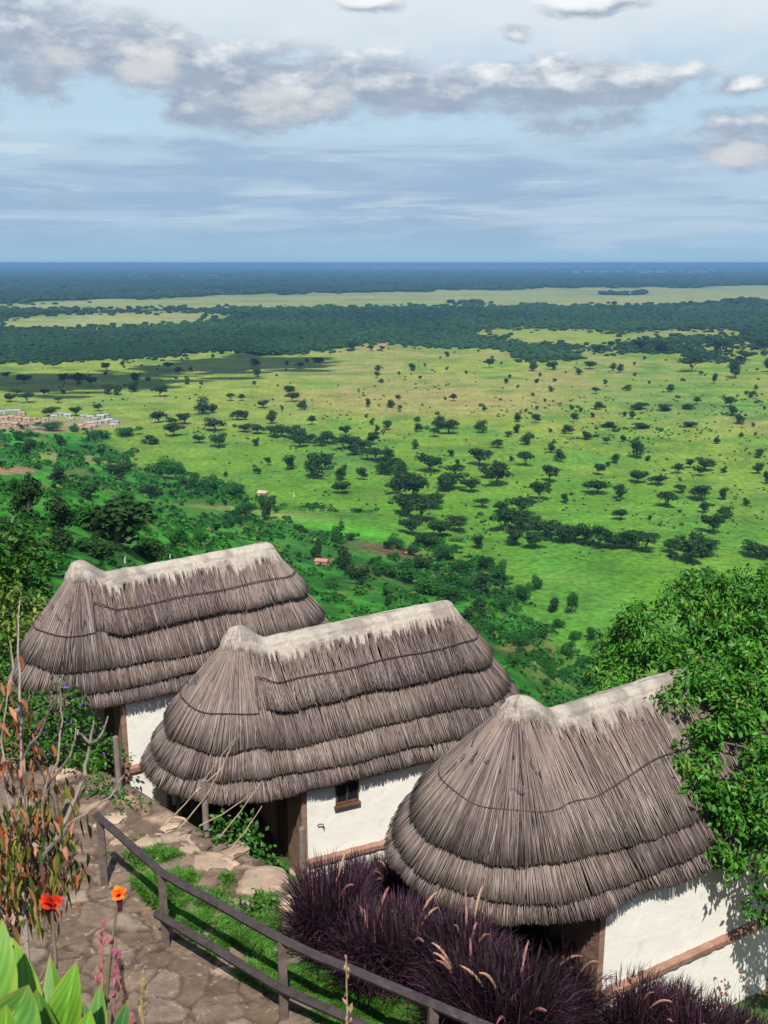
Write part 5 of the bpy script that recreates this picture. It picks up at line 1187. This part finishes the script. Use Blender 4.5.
# ------------------------------------------------------------------ village and lonely houses
def house(px, py, wpx, roofc, wallc, label, group, ridge=True, rz=None):
    g = ground(px, py); dep = depth_of(g); wm = wpx * dep / F; dm = wm * random.uniform(.6, .8); hm = 2.4; q = random.uniform(-.5, .5) if rz is None else rz
    b = np.array([g[0], g[1], g[2] + CAMZ]); root = thing('house', b, label, 'house', group); ca, sa = math.cos(q), math.sin(q); ax = np.array([ca, sa, 0]); ay_ = np.array([-sa, ca, 0]); az = np.array([0, 0, 1.0])
    mb = MB(); mb.box(b + az * (hm / 2 - .2), ax * wm / 2, ay_ * dm / 2, az * (hm / 2 + .2), wallc); mb.build('wall', M['plaster'] if wallc[0] > .5 else M['mud'], root)
    e = .35; rh = dm * .28; A1 = wm / 2 + e; B1 = dm / 2 + e; z0 = hm + .02; V = [b + ax * sx_ * A1 + ay_ * sy_ * B1 + az * z0 for sx_, sy_ in ((-1, -1), (1, -1), (1, 1), (-1, 1))] + [b - ax * A1 + az * (z0 + rh), b + ax * A1 + az * (z0 + rh)]
    mb = MB(); mb.add(V, [(0, 1, 5, 4), (2, 3, 4, 5), (0, 4, 3), (1, 2, 5), (0, 3, 2, 1)], roofc); mb.build('roof', M['roofm'], root)
    mb = MB(); mb.box(b - ay_ * (dm / 2 + .03) + az * .95, ax * .42, ay_ * .03, az * .95, (.05, .04, .035)); mb.build('door', M['wood'], root)
    return root
random.seed(5)
RC = {'rusty': (.36, .19, .13), 'pale': (.33, .32, .31), 'grey': (.26, .26, .27), 'pinkish': (.36, .23, .18), 'white': (.36, .36, .36)}
VH = [(2, 414, 8, 'grey'), (9, 413, 7, 'grey'), (16, 413, 8, 'grey'), (22, 415, 7, 'pinkish'), (4, 420, 8, 'rusty'), (12, 419, 7, 'pinkish'), (19, 420, 8, 'rusty'), (27, 421, 7, 'pinkish'), (34, 421, 6, 'rusty'), (6, 425, 8, 'pinkish'), (15, 426, 8, 'pinkish'), (25, 427, 7, 'rusty'), (38, 424, 6, 'pinkish'), (-4, 426, 8, 'rusty'), (-6, 417, 8, 'grey'),
      (54, 418, 6, 'pale'), (62, 416, 7, 'grey'), (68, 417, 6, 'white'), (84, 418, 7, 'grey'), (90, 419, 6, 'pale'), (80, 428, 8, 'pinkish'), (88, 430, 8, 'rusty'), (94, 428, 7, 'pinkish'), (98, 424, 7, 'grey'), (104, 423, 7, 'white'), (110, 422, 7, 'pale'), (116, 424, 6, 'grey'), (101, 418, 7, 'white'), (107, 417, 6, 'grey'), (96, 421, 6, 'grey'), (113, 427, 6, 'pale'), (91, 425, 6, 'white'), (46, 421, 5, 'pinkish'), (72, 421, 5, 'white')]
HREC = []
for (px, py, w_, rc) in VH:
    side = 'in the left cluster of the village' if px < 45 else ('in the loose row between the village clusters' if px < 78 else 'in the right cluster of the village')
    HREC.append((house(px, py, w_, RC[rc], (.42, .30, .24) if rc in ('rusty', 'pinkish') else (.38, .35, .31), 'x', f'village houses {side}'), px, f'small {rc} roofed house', side))
ordinals(HREC)
house(322, 566, 12, (.42, .17, .14), (.45, .27, .20), 'small reddish roofed house alone on the slope right of the farthest hut ridge', None, rz=-.3)
house(263, 496, 9, (.50, .34, .26), (.45, .33, .26), 'pale pinkish house among trees above the bright green field', None)
house(407, 553, 6, (.52, .30, .2), (.5, .3, .2), 'tiny orange hut beside the brown plots', None)
house(383, 346, 6, (.45, .14, .11), (.5, .3, .25), 'tiny red roofed house at the near edge of the woodland', None)
# pale stakes / termite mounds
for (px, py, hp, lab) in [(507, 530, 9, 'pale upright termite mound before the long grove'), (125, 563, 7, 'white stake among the bushes behind the farthest hut'), (170, 560, 6, 'white stake right of the other one behind the farthest hut'), (294, 497, 5, 'white stake in the green fields above the farthest hut')]:
    g = ground(px, py); dep = depth_of(g); b = rel(g); hh = hp * dep / F; mb = MB(); mb.tube([b - (0, 0, .2), b + (0, 0, hh * .5), b + (0.1, 0, hh)], [hh * .16, hh * .12, hh * .05], 7, (.55, .48, .42))
    tag(mb.build('termite_mound' if px > 500 else 'stake', M['mud'], None, loc=b), lab, 'mound' if px > 500 else 'stake')

# ------------------------------------------------------------------ low clouds whose shadows lie on the plain (they drift above, out of the picture)
M['cloud'] = vmat('cloud', 1.0, .01, .03)
def cloud(px0, px1, py0, py1, seed, alt=900):
    r_ = np.random.default_rng(seed); n = 260; mb = MB(); a0 = onz(px0, (py0 + py1) / 2, -150); a1 = onz(px1, (py0 + py1) / 2, -150); n0 = onz(384, py1, -150)[1]; n1 = onz(384, py0, -150)[1]
    cx, cy = (a0[0] + a1[0]) / 2, (n0 + n1) / 2; hx, hy = abs(a1[0] - a0[0]) / 2, abs(n1 - n0) / 2; sh = alt / math.tan(SUN_EL)
    for i in range(n):
        t = float(np.clip(r_.normal(0, .52), -1.4, 1.4)); s_ = r_.normal(0, .45); rr = hy * r_.uniform(.04, .16)
        V, Fc = ICO2; V = V * (rr * 2.4, rr, rr * .35) * (1 + r_.normal(0, .06, (len(V), 1))) + np.array([cx + t * hx * .85, cy - sh + s_ * hy, alt + r_.uniform(0, .3) * rr]); mb.add(V, [tuple(f) for f in Fc], (.85, .85, .87))
    o = mb.build('cloud', M['cloud'], None, loc=np.array([cx, cy - sh, alt])); tag(o, kind='structure')
cloud(-60, 225, 372, 393, 1); cloud(190, 345, 356, 372, 2)

# ------------------------------------------------------------------ haze
def haze():
    me_o = MB(); Rr = 60000; me_o.box((0, 0, 75.5), (Rr, 0, 0), (0, Rr, 0), (0, 0, 77.5)); o = me_o.build('haze', None, None)
    m = bpy.data.materials.new('haze'); m.use_nodes = True; t = NT(m.node_tree); t.n.clear(); out = t.new('ShaderNodeOutputMaterial'); v = t.new('ShaderNodeVolumePrincipled')
    v.inputs['Color'].default_value = (.20, .41, .68, 1); v.inputs['Density'].default_value = .000085; v.inputs['Anisotropy'].default_value = 0.0
    t.link(v.outputs[0], out.inputs['Volume']); o.data.materials.clear(); o.data.materials.append(m); tag(o, 'thin bluish haze over the plain', 'haze', kind='stuff')
haze()
scene.cycles.volume_bounces = 0
scene.cycles.max_bounces = 6
